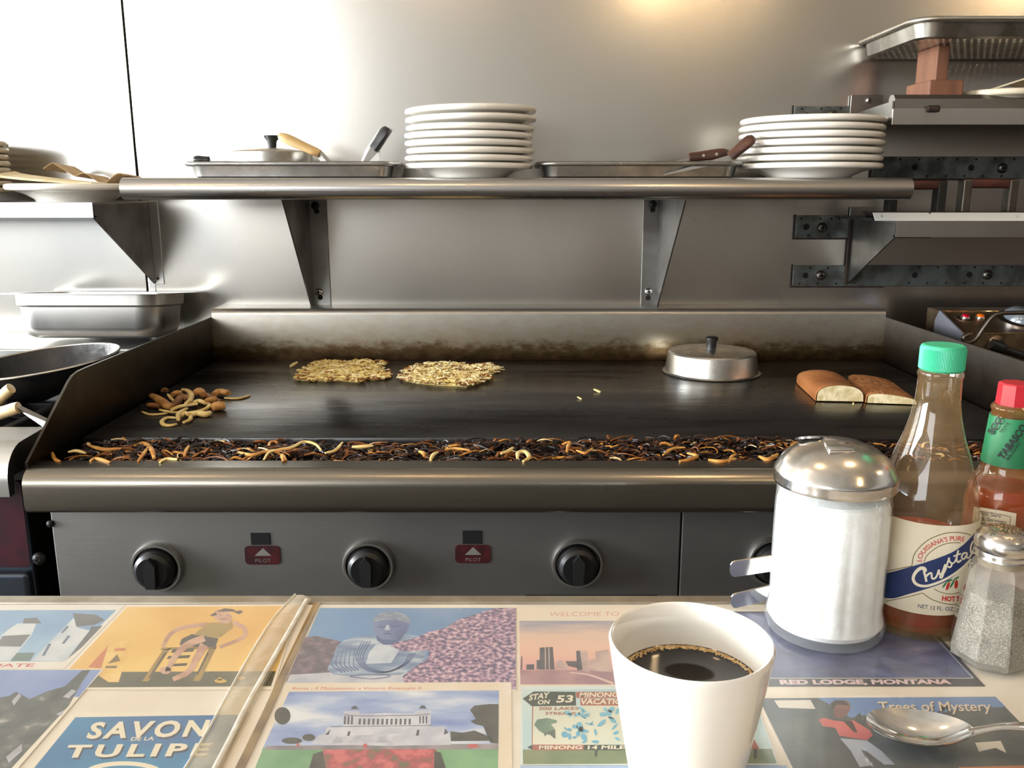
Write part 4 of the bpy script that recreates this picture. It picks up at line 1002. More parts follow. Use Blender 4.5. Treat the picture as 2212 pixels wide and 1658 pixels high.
c.poly('printed_legs', SKIN, c.line([(1395, 338), (1270, 390), (1185, 480), (1140, 570)], [48, 34]), c.line([(1395, 385), (1345, 470), (1285, 570), (1180, 622)], [58, 30]), c.ell(1130, 560, 38, 26))
c.poly('printed_head', SKIN, c.ell(1520, 192, 62, 46, sk=-.4))
c.poly('printed_hair', P_('hair', (60, 46, 38)), [(1478, 158), (1530, 136), (1590, 142), (1622, 160), (1560, 158)], [(1430, 185), (1470, 165), (1485, 182), (1450, 190)], [(1600, 165), (1640, 148), (1662, 160), (1630, 178)])
c.poly('printed_face', P_('face_line', (120, 80, 64)), c.line([(1498, 205), (1520, 212), (1545, 204)], 5), c.line([(1500, 184), (1516, 186)], 5), c.line([(1545, 182), (1562, 182)], 5))
c.poly('printed_toys', P_('toy', (214, 176, 70)), c.ell(1505, 632, 42, 14), c.ell(1500, 618, 14, 12), c.ell(1650, 612, 26, 12))
# hillside card
c = Card(Z5, [(-500, 552), (706, 552), (60, 1300), (-1300, 1300)], 'hillside town postcard in the lower left corner of the counter', 2, P_('cream_border', (232, 222, 204)))
c.poly('printed_sky', P_('sky_violet', (116, 140, 196), (156, 176, 214), 8), [(-500, 556), (692, 556), (540, 740), (-700, 790)])
c.poly('printed_hillside', ramp_mat('print_hillside', [(.3, (40, 48, 44)), (.5, (66, 74, 72)), (.62, (96, 100, 96)), (.72, (170, 168, 160))], 70, rough=.5), [(-700, 775), (-100, 760), (60, 735), (110, 705), (200, 755), (330, 700), (440, 670), (560, 560), (618, 556), (560, 640), (470, 800), (20, 1290), (-1290, 1290)])
c.poly('printed_houses', P_('houses', (190, 190, 196), (150, 150, 160)), [(80, 770), (130, 715), (145, 735), (95, 800)], [(430, 740), (490, 690), (520, 700), (470, 750)], [(40, 1150), (150, 1060), (150, 1110), (60, 1190)], [(380, 860), (440, 830), (420, 870)])
# blue soap card
c = Card(Z5, [(500, 850), (1692, 834), (1440, 1330), (120, 1330)], 'blue postcard with large cream soap advertising letters', 3, P_('cream_border', (232, 222, 204)))
c.poly('printed_blue', P_('savon_blue', (24, 100, 158), (16, 130, 178), 10), [(515, 880), (1652, 862), (1440, 1290), (180, 1290)])
CRM = P_('letter_cream', (232, 222, 198)); SHD = P_('letter_shadow', (26, 42, 70))
for dx, dy, m in ((10, 12, SHD), (0, 0, CRM)):
    c.text('SAVON', (585 + dx, 1022 + dy), (1392 + dx, 1005 + dy), (46, -104), m, .035, space=1.25)
    c.text('TULIPE', (430 + dx, 1152 + dy), (1415 + dx, 1138 + dy), (38, -80), m, .035, space=1.3)
c.text('DE LA', (890, 1040), (1048, 1036), (10, -24), CRM, .02)
c.poly('printed_oval', CRM, c.ell(845, 1262, 270, 82, 32)); c.poly('printed_oval_line', P_('savon_blue', (24, 100, 158)), c.ell(845, 1275, 235, 66, 32))
# seated statue card
c = Card(Z6, [(440, 128), (1786, 128), (1790, 700), (180, 700)], 'postcard of a seated bronze statue among pink blossom', 0, P_('cream_border', (232, 222, 204)))
c.poly('printed_sky', P_('statue_sky', (92, 140, 190), (112, 158, 204), 7), [(446, 134), (1782, 134), (1784, 690), (200, 690)])
c.poly('printed_trees', ramp_mat('print_mauve_trees', [(.3, (62, 62, 78)), (.5, (100, 84, 104)), (.7, (146, 118, 138))], 120, rough=.5), [(345, 335), (420, 325), (560, 355), (700, 400), (600, 640), (210, 640)])
c.poly('printed_ground', P_('statue_ground', (206, 206, 214), (176, 180, 200), 40), [(240, 590), (500, 575), (1040, 560), (1020, 660), (210, 660)])
BR = ramp_mat('print_bronze', [(.3, (92, 116, 158)), (.5, (138, 160, 190)), (.65, (196, 208, 220))], 34, (1, 3, 1), rough=.5)
c.poly('printed_statue', BR, [(800, 318), (720, 325), (610, 355), (560, 395), (540, 450), (495, 555), (540, 590), (700, 600), (1000, 590), (1110, 530), (1160, 480), (1195, 370), (1120, 325), (1020, 312), (960, 350), (860, 350)],)
c.poly('printed_chest', P_('chest', (208, 216, 226), (180, 192, 210), 50), [(830, 380), (950, 375), (990, 420), (930, 510), (760, 515), (780, 440)])
BRD = P_('bronze_dark', (66, 88, 140), (84, 104, 150), 60)
c.poly('printed_folds', BRD, *[c.line([(545 + 28 * i, 440 - 8 * i), (525 + 30 * i, 520), (600 + 22 * i, 575 - 3 * i)], [3, 9]) for i in range(6)], *[c.line([(790 - 18 * i, 360), (740 - 16 * i, 470), (780 - 6 * i, 540 + 6 * i), (900, 568 + 2 * i), (1010 + 8 * i, 520), (1060 + 14 * i, 440)], 6) for i in range(4)])
c.poly('printed_head', P_('bronze_face', (84, 104, 156), (120, 140, 180), 26), [(806, 230), (830, 190), (900, 165), (980, 168), (1045, 200), (1060, 240), (1045, 280), (1015, 330), (960, 365), (880, 368), (830, 340), (808, 285)])
c.poly('printed_hair', P_('bronze_hair', (150, 164, 184), (112, 130, 160), 160), [(804, 235), (812, 205), (850, 175), (915, 158), (985, 162), (1050, 192), (1066, 228), (1055, 240), (960, 212), (880, 214)])
c.poly('printed_features', BRD, c.line([(840, 258), (870, 266), (900, 258)], 8), c.line([(930, 256), (960, 262), (992, 252)], 8), c.line([(880, 312), (905, 308), (935, 312)], 11), [(830, 320), (870, 350), (960, 350), (1010, 310), (1005, 345), (950, 385), (880, 385), (835, 355)])
c.poly('printed_nose', P_('nose', (180, 192, 212)), [(900, 250), (915, 250), (926, 285), (885, 285)])
c.poly('printed_lap', BRD, c.line([(650, 600), (780, 585), (930, 598), (800, 618), (650, 602)], 5))
c.poly('printed_blossom', ramp_mat('print_blossom', [(.32, (70, 72, 108)), (.45, (124, 104, 140)), (.55, (188, 152, 176)), (.68, (226, 200, 210))], 320, rough=.5), [(1784, 136), (1640, 134), (1560, 160), (1470, 190), (1390, 215), (1300, 270), (1180, 300), (1100, 340), (960, 370), (930, 395), (1010, 430), (1100, 430), (1190, 420), (1180, 480), (1110, 525), (1060, 560), (1010, 600), (1020, 640), (1200, 660), (1784, 690)])
# white monument card
c = Card(Z6, [(218, 646), (1752, 640), (1758, 1310), (-52, 1310)], 'postcard of a white columned monument behind a red flower bed', 1, P_('cream_border2', (236, 226, 212), (228, 212, 188), 20))
c.text('Roma - Il Monumento a Vittorio Emanuele II', (255, 692), (1132, 690), (8, -18), REDP, .0)
c.poly('printed_sky', ramp_mat('print_cloudy_sky', [(.35, (116, 138, 200)), (.5, (166, 184, 222)), (.62, (226, 230, 236))], 14, (1, 3, 1), rough=.5), [(236, 706), (1668, 696), (1664, 1100), (48, 1105)])
c.poly('printed_lawn', P_('lawn', (104, 158, 112), (130, 178, 130), 30), [(60, 1085), (1664, 1075), (1660, 1305), (-30, 1305)])
c.poly('printed_street', P_('street', (120, 116, 124), (160, 150, 156), 50), [(80, 1075), (1664, 1060), (1664, 1100), (66, 1102)])
MON = P_('marble', (214, 216, 226), (190, 192, 208), 60)
c.poly('printed_monument', MON, [(385, 1062), (440, 1000), (480, 990), (490, 950), (605, 940), (605, 860), (620, 838), (710, 838), (720, 858), (880, 850), (1090, 855), (1095, 838), (1205, 836), (1200, 930), (1210, 945), (1300, 940), (1330, 1000), (1340, 1068), (900, 1075)])
COLD = P_('column_shade', (72, 74, 92)); gaps = [[(712 + 31 * i, 890), (726 + 31 * i, 890), (724 + 31 * i, 930), (709 + 31 * i, 930)] for i in range(12)]
gaps += [[(612 + 24 * i, 872), (624 + 24 * i, 872), (622 + 24 * i, 928), (608 + 24 * i, 928)] for i in range(3)] + [[(1124 + 22 * i, 872), (1134 + 22 * i, 872), (1134 + 22 * i, 922), (1124 + 22 * i, 922)] for i in range(3)]
c.poly('printed_columns', COLD, *gaps, c.line([(610, 862), (720, 870), (1090, 866), (1200, 856)], 4), c.line([(520, 945), (1210, 935)], 4), [(655, 825), (670, 805), (690, 800), (712, 825)], [(1120, 820), (1140, 798), (1160, 800), (1175, 822)], [(480, 1000), (520, 960), (505, 1000)], [(625, 1020), (640, 975), (655, 975), (645, 1020)], [(1100, 1005), (1110, 965), (1125, 965), (1120, 1005)], [(1290, 1000), (1300, 955), (1325, 985)])
c.poly('printed_steps', P_('steps', (176, 176, 194), (214, 214, 224), 90), [(560, 1010), (1000, 990), (1020, 1050), (520, 1060)])
TREE = P_('tree_dark', (44, 44, 40), (66, 66, 56), 90)
c.poly('printed_trees', TREE, [(1470, 830), (1500, 800), (1600, 790), (1666, 790), (1664, 1060), (1610, 1055), (1590, 1010), (1560, 940), (1500, 925), (1475, 905), (1510, 890)], [(1335, 975), (1420, 985), (1500, 970), (1600, 1010), (1640, 1040), (1340, 1042)], c.ell(190, 870, 55, 60, 16), c.ell(255, 1040, 70, 22, 16), c.ell(370, 1018, 45, 24, 16))
c.poly('printed_flower_bed', ramp_mat('print_flowers', [(.35, (92, 104, 70)), (.48, (176, 72, 80)), (.6, (212, 104, 106))], 110, rough=.5), [(470, 1100), (1235, 1096), (1340, 1305), (380, 1305)])
c.poly('printed_hedges', TREE, [(400, 1130), (465, 1110), (500, 1305), (350, 1305)], [(1225, 1110), (1270, 1120), (1330, 1305), (1225, 1305)])
c.poly('printed_flags', REDP, c.ell(755, 1075, 16, 16, 10), c.ell(1490, 1075, 40, 14, 10), c.ell(295, 1068, 10, 12, 8))
# pink skyline card
c = Card(Z7, [(212, 132), (1420, 130), (1560, 662), (222, 662)], 'postcard of city towers under a pink sky behind the coffee cup', 0, P_('cream_border3', (236, 222, 204)))
c.text('WELCOME TO', (428, 190), (905, 188), (6, -28), P_('pink_type', (216, 160, 150)), .0)
c.poly('printed_sky', grad_mat('print_pink_sky', 'Y', at_z(*Z7(600, 560), CZ).y, at_z(*Z7(600, 225), CZ).y, [(0, (226, 164, 164)), (.35, (236, 192, 170)), (.7, (228, 196, 176)), (1, (160, 160, 178))], nscale=30, namp=.45, stretch=(1, 3, 1), rough=.5), [(226, 222), (1390, 222), (1480, 580), (232, 580)])
c.poly('printed_ground', P_('mauve_ground', (160, 122, 134), (186, 146, 150), 40), [(232, 558), (1480, 555), (1500, 656), (234, 656)])
c.poly('printed_towers', P_('tower_dark', (66, 64, 78), (84, 80, 94), 40), [(366, 405), (455, 400), (468, 555), (366, 555)], [(615, 428), (640, 424), (660, 555), (622, 560)], [(275, 520), (328, 518), (328, 555), (275, 555)], [(345, 490), (370, 488), (370, 553), (345, 553)], [(540, 497), (625, 497), (625, 545), (560, 530)], [(240, 465), (248, 465), (246, 556), (236, 556)])
c.poly('printed_pale_towers', P_('tower_pale', (206, 180, 172), (180, 152, 150), 60), [(400, 400), (408, 400), (410, 555), (402, 555)], [(424, 400), (432, 400), (436, 555), (428, 555)], [(640, 424), (690, 428), (708, 580), (660, 560)], [(745, 430), (835, 418), (860, 570), (750, 565)], [(700, 490), (745, 480), (750, 560), (712, 560)], [(470, 550), (480, 500), (510, 488), (560, 530), (570, 556)])
c.poly('printed_road', P_('road_pale', (226, 196, 190)), c.line([(570, 575), (700, 590), (870, 650)], [6, 16]))
# lake map card
c = Card(Z7, [(240, 670), (1800, 664), (2000, 1205), (236, 1205)], 'postcard with a roadside sign, lake map and leaping fish', 1, P_('pale_border', (214, 226, 226)))
c.poly('printed_sky', P_('pale_sky', (170, 204, 214), (206, 222, 220), 8), [(246, 690), (1800, 690), (1960, 1110), (250, 1110)])
c.poly('printed_grass', P_('dull_grass', (128, 140, 98), (104, 122, 84), 40), [(250, 1100), (1950, 1095), (1985, 1195), (252, 1200)])
c.poly('printed_board', P_('board_cream', (226, 222, 200), (206, 214, 200), 10), [(318, 800), (1700, 800), (1790, 1100), (316, 1100)])
c.poly('printed_dark_signs', P_('sign_green', (36, 58, 48)), [(250, 752), (325, 704), (610, 706), (615, 800), (312, 805)], [(668, 1068), (1600, 1068), (1610, 1104), (668, 1104)], [(280, 1085), (318, 1066), (318, 1102)])
c.poly('printed_red_signs', P_('sign_red', (168, 96, 76)), [(612, 706), (1640, 706), (1660, 748), (616, 748)], [(316, 1066), (668, 1068), (668, 1104), (318, 1106)], [(314, 805), (322, 805), (318, 1066), (312, 1066)], [(640, 752), (1660, 752), (1690, 800), (646, 800)], [(1790, 1098), (1830, 1030), (1868, 1098)])
c.text('STAY', (290, 765), (428, 745), (8, -38), CRM, .03); c.text('ON', (350, 792), (430, 788), (6, -28), CRM, .03); c.text('53', (478, 778), (590, 776), (10, -46), CRM, .03)
c.text('MINONG', (636, 742), (900, 740), (6, -30), CRM, .03); c.text('VACATIONLAND', (640, 790), (1160, 788), (6, -34), CRM, .03)
c.text('200 LAKES', (356, 830), (632, 828), (4, -20), P_('sign_red', (168, 96, 76)), .02); c.text('STREAMS', (402, 862), (612, 862), (4, -18), P_('sign_red', (168, 96, 76)), .02)
c.text('MINONG', (360, 1098), (655, 1096), (4, -24), CRM, .03); c.text('14 MILES', (692, 1098), (985, 1096), (4, -24), CRM, .03)
random.seed(5); blobs = []
for i in range(84):
    bx, by = random.uniform(535, 1500), random.uniform(825, 1052); r1, r2 = random.uniform(14, 46), random.uniform(8, 24); an = random.uniform(0, 3)
    blobs.append([(bx + r1 * random.uniform(.6, 1.2) * math.cos(a) * math.cos(an) - r2 * math.sin(a) * math.sin(an), by + (r1 * math.cos(a) * math.sin(an) + r2 * random.uniform(.6, 1.2) * math.sin(a) * math.cos(an)) * .7) for a in [k * math.pi / 5 for k in range(10)]])
c.poly('printed_lakes', P_('lake_blue', (98, 172, 204), (122, 190, 214), 30), *blobs)
c.poly('printed_fish', P_('fish', (120, 160, 120), (96, 124, 110), 40), [(328, 930), (350, 895), (420, 885), (480, 900), (485, 915), (440, 925), (470, 965), (472, 1000), (465, 1025), (440, 1000), (395, 990), (360, 970)])
c.poly('printed_fish_fins', P_('fish_fin', (84, 96, 92)), [(470, 960), (472, 1025), (440, 1000), (415, 985)], [(395, 985), (400, 1010), (420, 990)])
c.poly('printed_posts', P_('tree_dark', (44, 44, 40)), [(740, 1104), (764, 1104), (756, 1150), (744, 1148)], [(1826, 1095), (1850, 1095), (1848, 1160), (1828, 1160)])
# next row of cards, only their far edge shows
c = Card(Z7, [(232, 1212), (2050, 1208), (2150, 1500), (226, 1500)], 'pale blue card edge at the bottom of the frame under the cup', 0, P_('pale_blue_card', (150, 178, 216), (176, 198, 226), 10))
c.poly('printed_blue', P_('pale_blue_print', (140, 170, 214), (170, 194, 228), 9), [(240, 1222), (2046, 1218), (2140, 1490), (234, 1490)])
# Red Lodge card
I_ = lambda x, y: (x, y)
c = Card(I_, [(1570, 1320), (1980, 1320), (2128, 1481), (1635, 1481)], 'dark blue night postcard under the sugar shaker, place name along its foot', 1, P_('night_black', (40, 38, 46)))
c.poly('printed_night', ramp_mat('print_night', [(.3, (40, 44, 92)), (.5, (66, 76, 128)), (.65, (100, 108, 150)), (.75, (150, 140, 170))], 30, (1, 2, 1), rough=.5), [(1574, 1323), (1976, 1323), (2106, 1463), (1630, 1463)])
c.poly('printed_rule', WHITEP, c.line([(1632, 1464.2), (2102, 1464.2)], 1.2), c.line([(2102, 1464), (1978, 1330)], 1.2))
c.text('RED LODGE, MONTANA', (1686, 1477), (2056, 1476), (-3, -9), P_('pink_white', (226, 200, 204)), .05)
# Trees of Mystery card
c = Card(Z8, [(120, 370), (2010, 362), (2640, 1010), (420, 1010)], 'forest postcard with curly cream lettering under the spoon', 0, CREAM)
c.poly('printed_forest', ramp_mat('print_forest', [(.3, (52, 62, 66)), (.5, (70, 80, 84)), (.65, (92, 98, 92))], 40, rough=.5), [(140, 388), (1990, 376), (2590, 1000), (440, 1000)])
c.poly('printed_sky', P_('sky_cobalt', (98, 134, 188), (126, 158, 206), 9), [(600, 384), (1990, 378), (2070, 455), (1700, 470), (1500, 520), (1420, 545), (1250, 545), (1100, 530), (960, 520), (860, 540), (700, 440)])
c.poly('printed_cloud', P_('cloud', (214, 216, 222)), [(1080, 535), (1180, 520), (1300, 525), (1420, 505), (1450, 535), (1400, 560), (1330, 550), (1250, 590), (1150, 575)])
c.poly('printed_treetops', P_('treetop', (56, 66, 66), (74, 82, 78), 90), *[[(880 + 62 * i, 600), (905 + 62 * i, 520 + 20 * math.sin(i * 1.7)), (935 + 62 * i, 500 + 24 * math.sin(i * 2.3)), (960 + 62 * i, 600)] for i in range(11)], *[[(1560 + 70 * i, 620), (1600 + 70 * i, 500 + 15 * math.sin(i)), (1650 + 70 * i, 620)] for i in range(8)])
c.poly('printed_person_shirt', P_('shirt_red', (196, 84, 84), (214, 110, 104), 30), [(610, 555), (650, 540), (720, 560), (800, 570), (880, 560), (1010, 640), (1030, 680), (985, 715), (770, 680), (740, 620), (640, 605)])
c.poly('printed_person_vest', P_('vest', (70, 50, 46)), [(800, 565), (870, 565), (915, 660), (880, 650)])
c.poly('printed_person_head', P_('skin2', (150, 104, 96), (126, 84, 80), 40), c.ell(790, 475, 62, 70, 20, .3))
c.poly('printed_person_hair', P_('hair2', (70, 54, 50)), [(700, 430), (740, 402), (810, 405), (855, 450), (800, 440), (745, 440), (720, 480)])
c.poly('printed_person_trousers', P_('denim', (176, 186, 204), (150, 160, 184), 40), [(775, 700), (985, 718), (1100, 800), (1205, 905), (1120, 905), (980, 800), (940, 790), (1010, 915), (930, 925), (860, 800)])
c.poly('printed_caption_slip', WHITEP, [(260, 405), (545, 402), (585, 472), (300, 462)], [(1830, 735), (2030, 720), (2075, 815), (1990, 775), (1860, 805)])
for dx, dy, m in ((8, 8, P_('tree_dark', (44, 44, 40))), (0, 0, P_('pinkish_letters', (226, 206, 186)))):
    c.text('Trees of Mystery', (1085 + dx, 488 + dy), (1960 + dx, 486 + dy), (-16, -72), m, .012, shear=.0)
c.poly('printed_strip', P_('orange_strip', (200, 130, 80)), [(1700, 925), (2540, 905), (2600, 1000), (1740, 1000)])

# clear plastic covering in two sheets, with the taped seam between them
PLASTIC = clear_mat('clear_plastic', (253, 253, 252), .05, (232, 232, 230), .10, .9, 8)
L0, L1 = at_z(*Z5(2140, 90), CZ), at_z(*Z5(1400, 1500), CZ)
sd_ = lambda y: L0.x + (L1.x - L0.x) * (y - L0.y) / (L1.y - L0.y)
yb0, yb1 = .10, CE - .012
def cover(x0a, x0b, x1a, x1b, label):
    o = G().prism([(x0a, yb0, CZ + .0010), (x1a, yb0, CZ + .0010), (x1b, yb1, CZ + .0010), (x0b, yb1, CZ + .0010)], (0, 0, .0003)).out('plastic_sheet', PLASTIC)
    return tag(o, label, 'plastic sheet')
cover(-1.05, -1.05, sd_(yb0) - .002, sd_(yb1) - .002, 'clear plastic sheet over the postcards left of the taped seam')
cover(sd_(yb0) + .004, sd_(yb1) + .004, 1.05, 1.05, 'clear plastic sheet over the postcards right of the taped seam')
tp = thing('tape_strip', 'yellowed clear tape strip folded over the seam in the plastic', 'tape', tuple(at_z(*Z5(1800, 600), ZT)))
TAPE = clear_mat('tape', (244, 238, 222), .30, (236, 226, 206), .12, 1.0, 40)
def zpath(zf, pts, Z): return crom([at_z(*zf(*p), Z) for p in pts], 5)
La = zpath(Z5, [(2015, 48), (1850, 235), (1650, 560), (1440, 940), (1230, 1290)], ZT); Lb = zpath(Z5, [(2125, 78), (1990, 300), (1810, 640), (1640, 950), (1480, 1290)], ZT)
v = []; f = []
for a_, b_ in zip(La, Lb): v += [a_ + Vector((0, 0, .0004)), a_.lerp(b_, .5) + Vector((0, 0, .0022)), b_ + Vector((0, 0, .0006))]
for i in range(len(La) - 1): f += [(i * 3, i * 3 + 1, i * 3 + 4, i * 3 + 3), (i * 3 + 1, i * 3 + 2, i * 3 + 5, i * 3 + 4)]
obj('tape_film', v, f, TAPE, tp, 60)
RIDGE = clear_mat('tape_fold', (240, 236, 226), .55, (240, 236, 226), .1, 1.0, 60)
G().sweep([p + Vector((0, 0, .0008)) for p in La], .0008, (0, 0, 1), 6).out('tape_fold', RIDGE, tp, smooth=60)
G().sweep([p + Vector((0, 0, .0010)) for p in zpath(Z5, [(2095, 85), (1905, 420), (1700, 780), (1560, 1060), (1440, 1290)], ZT)], .0017, (0, 0, 1), 6, .6).out('tape_fold', RIDGE, tp, smooth=60)
Lc = zpath(Z5, [(2165, 105), (1990, 470), (1830, 830), (1640, 1226), (1600, 1300)], CZ)
G().sweep([p + Vector((0, 0, .0004)) for p in Lc], .0034, (0, 0, 1), 4, .12).out('seam_glue', mat('brown_glue', (120, 92, 44), .5, col2=(160, 130, 76), scale=30), tp)

# ================================================================== coffee cup
cp = thing('coffee_cup', 'white coffee cup nearly full of black coffee', 'cup', (.0894, .402, ZT))
CUPM = mat('cup_china', (238, 234, 226), .16, col2=(232, 227, 216), scale=10, coat=.4)
z = ZT
G().lathe([(0, z + .002), (.024, z + .002), (.025, z), (.0272, z), (.0285, z + .003), (.0305, z + .014), (.0345, z + .038), (.0384, z + .062), (.0405, z + .0765), (.0408, z + .0788), (.0398, z + .0800), (.0385, z + .0792), (.0372, z + .068), (.0335, z + .040), (.029, z + .014), (.022, z + .007), (0, z + .006)], (.0894, .402), 72).out('cup_body', CUPM, cp, smooth=60)
kz = z + .0565
cf = G().lathe([(0, kz - .002), (.0340, kz - .002), (.0354, kz + .0006), (.0345, kz), (0, kz)], (.0894, .402), 64).out('coffee', mat('black_coffee', (16, 7, 4), .04, spec=.6), cp, smooth=True)
FOAM = mat('coffee_foam', (190, 150, 94), .35, col2=(222, 196, 150), scale=400)
g = G(); random.seed(8)
for i in range(900):
    a = random.gauss(math.radians(78), math.radians(42)); rr = .0353 - abs(random.gauss(0, .0013)) - .0004; s = random.uniform(.0002, .0006)
    lump(g, .0894 + rr * math.cos(a), .402 + rr * math.sin(a), kz + s * .2, s * 1.6, 0)
fo = g.out('foam', FOAM, cf, smooth=80); fo['kind'] = 'stuff'

# ================================================================== sugar shaker
SX, SY = .218, .566
ss = thing('sugar_shaker', 'fluted glass sugar shaker with domed metal pour lid', 'sugar shaker', (SX, SY, ZT))
z = ZT; LIDM = mat('lid_steel', (214, 211, 206), .17, 1, col2=(196, 190, 182), scale=60, rough2=.24, bump=.04, bscale=200)
SUG = mat('white_sugar', (244, 242, 238), .7, col2=(236, 233, 228), scale=120, bump=.15, bscale=400)
fl = lambda r, zz_, a: r * (1 + (.026 * abs(math.cos(9 * a)) - .012 if z + .018 < zz_ < z + .088 else 0))
G().lathe([(0, z + .006), (.036, z + .006), (.0385, z + .010), (.0362, z + .020), (.0364, z + .060), (.0366, z + .092), (.0345, z + .099), (0, z + .103)], (SX, SY), 144, rfun=fl).out('sugar', SUG, ss, smooth=40)
GLS = clear_mat('shaker_glass', (252, 254, 254), .10, (244, 246, 248), .05, 1.0, 8)
G().lathe([(0, z), (.0375, z), (.0398, z + .003), (.0402, z + .009), (.0385, z + .016), (.0372, z + .020), (.0374, z + .060), (.0378, z + .090), (.0372, z + .100), (.0366, z + .114), (.0345, z + .114), (.0350, z + .098), (.0352, z + .090), (.0350, z + .020), (.0345, z + .010), (0, z + .007)], (SX, SY), 144, rfun=fl).out('glass_body', GLS, ss, smooth=40)
zl = z + .106
ld = G().lathe([(.0376, zl), (.0398, zl), (.0402, zl + .002), (.0396, zl + .004), (.0402, zl + .0065), (.0396, zl + .009), (.0380, zl + .0110), (.0364, zl + .0145), (.0328, zl + .0188), (.0268, zl + .0234), (.018, zl + .0273), (.008, zl + .0290), (0, zl + .0294)], (SX, SY), 80).out('lid', LIDM, ss, smooth=50)
M = Matrix.Translation((SX - .004, SY - .013, zl + .0268)) @ Matrix.Rotation(math.radians(12), 4, 'X')
G().box(-.0085, .0085, -.006, .006, -.002, .003, M, bev=.0012).out('pour_flap', CHROME, ld, smooth=40)
M = Matrix.Translation((SX - .012, SY + .016, zl + .0250)) @ Matrix.Rotation(math.radians(-22), 4, 'X')
G().lathe([(.011, 0), (.0112, .0012), (.0104, .0018), (.0096, .0012), (.0094, 0)], (0, 0), 32, M).out('pour_ring', CHROME, ld, smooth=60)

# ================================================================== hot sauce bottles
def stroke(pts, w, prj, n=4):
    """ribbon in pixel space projected with prj"""
    P = [Vector((a, b, 0)) for a, b in pts]
    if len(P) > 2: P = crom(P, n)
    v = []; f = []
    for i, p in enumerate(P):
        t = P[min(i + 1, len(P) - 1)] - P[max(i - 1, 0)]; nn = Vector((-t.y, t.x, 0)).normalized()
        ww = (w if not isinstance(w, (list, tuple)) else w[0] + (w[1] - w[0]) * i / (len(P) - 1)) / 2
        v += [prj(*(p + nn * ww)[:2]), prj(*(p - nn * ww)[:2])]
    for i in range(len(P) - 1): f.append((2 * i, 2 * i + 1, 2 * i + 3, 2 * i + 2))
    return v, f
def between(A, B, n, prj):
    A = crom([(a, b, 0) for a, b in A], 6); B = crom([(a, b, 0) for a, b in B], 6); v = []; f = []
    def samp(L, t): x = t * (len(L) - 1); i = min(int(x), len(L) - 2); return L[i].lerp(L[i + 1], x - i)
    for i in range(n + 1):
        a, b = samp(A, i / n), samp(B, i / n)
        for j in range(5): q = a.lerp(b, j / 4); v.append(prj(q.x, q.y))
    for i in range(n):
        for j in range(4): f.append((i * 5 + j, i * 5 + j + 1, i * 5 + j + 6, i * 5 + j + 5))
    return v, f
BX, BY = .2885, .5795
cb = thing('hot_sauce_bottle', 'clear hot sauce bottle with green cap and cream label', 'bottle', (BX, BY, ZT))
rows = pxprof(BX, BY, [(1335, 107), (1290, 107.5), (1200, 106.5), (1112, 104.5), (1083, 102), (1039, 94), (995, 81), (965, 71), (936, 61), (900, 51.5), (865, 46), (820, 44.5), (812, 45.5), (806, 47.5), (800, 45.5), (796, 42)])
RB = rows[3][0]; rows[0] = (RB, rows[0][1]); rows[1] = (RB, rows[1][1]); rows[2] = (RB, rows[2][1])
outer = [(0, ZT + .003), (RB * .8, ZT + .002), (RB * .86, ZT), (RB * .95, ZT + .002), (RB, ZT + .009)] + rows
inner = [(max(r - .0016, .003), zz_) for r, zz_ in rows[::-1]]
BGL = clear_mat('bottle_glass', (250, 246, 238), .13, (180, 146, 100), .04, 1.3, 55)
G().lathe(outer, (BX, BY), 64).out('glass', BGL, cb, smooth=50)
zsauce = at_y(CX, 1150, BY).z
SAUCE = mat('red_sauce', (150, 50, 22), .3, col2=(120, 34, 16), scale=40)
G().lathe([(0, ZT + .003), (RB * .9, ZT + .003), (RB - .0022, ZT + .010), (RB - .0022, zsauce), (0, zsauce)], (BX, BY), 48).out('sauce', SAUCE, cb, smooth=50)
zc0 = rows[-1][1]; rc = .0142; hc = .0165
nr = 96
G().lathe([(rc * .9, zc0 - .001), (rc, zc0 + .0005), (rc, zc0 + hc - .0025), (rc * .95, zc0 + hc - .0006), (rc * .86, zc0 + hc), (0, zc0 + hc)], (BX, BY), nr * 2, rfun=lambda r, zz_, a: r * (1 + (.012 * (1 if int(round(a / (2 * math.pi) * nr * 2)) % 2 else -1) if zc0 + .0002 < zz_ < zc0 + hc - .002 else 0))).out('green_cap', mat('green_plastic', (64, 186, 140), .42, col2=(52, 172, 126), scale=30), cb, smooth=20)
RL = RB + .0005
prj = lambda zf, dr: (lambda x, y: on_cyl(*zf(x, y), BX, BY, RL + dr))
zt_ = on_cyl(1998, 1131, BX, BY, RL).z; zb_ = on_cyl(1990, 1326, BX, BY, RL).z
v = []; f = []; n = 60
for i in range(n + 1):
    a = math.radians(-90 - 118 + 208 * i / n)
    for zz_ in (zb_, (zb_ + zt_) / 2, zt_): v.append((BX + RL * math.cos(a), BY + RL * math.sin(a), zz_))
for i in range(n):
    for j in range(2): f.append((i * 3 + j, i * 3 + 3 + j, i * 3 + 4 + j, i * 3 + 1 + j))
lb = obj('label', v, f, mat('label_cream', (226, 216, 192), .5, col2=(212, 200, 172), scale=20), cb, 60)
def add(name, m, items, parent=lb):
    g = G()
    for v_, f_ in items: g.add(v_, f_)
    return g.out(name, m, parent, recalc=False)
GOLDL = mat('gold_line', (120, 100, 58), .5); NAVYP = mat('label_blue', (32, 52, 102), .5, col2=(27, 44, 90), scale=60)
p1 = prj(Z9, .00015)
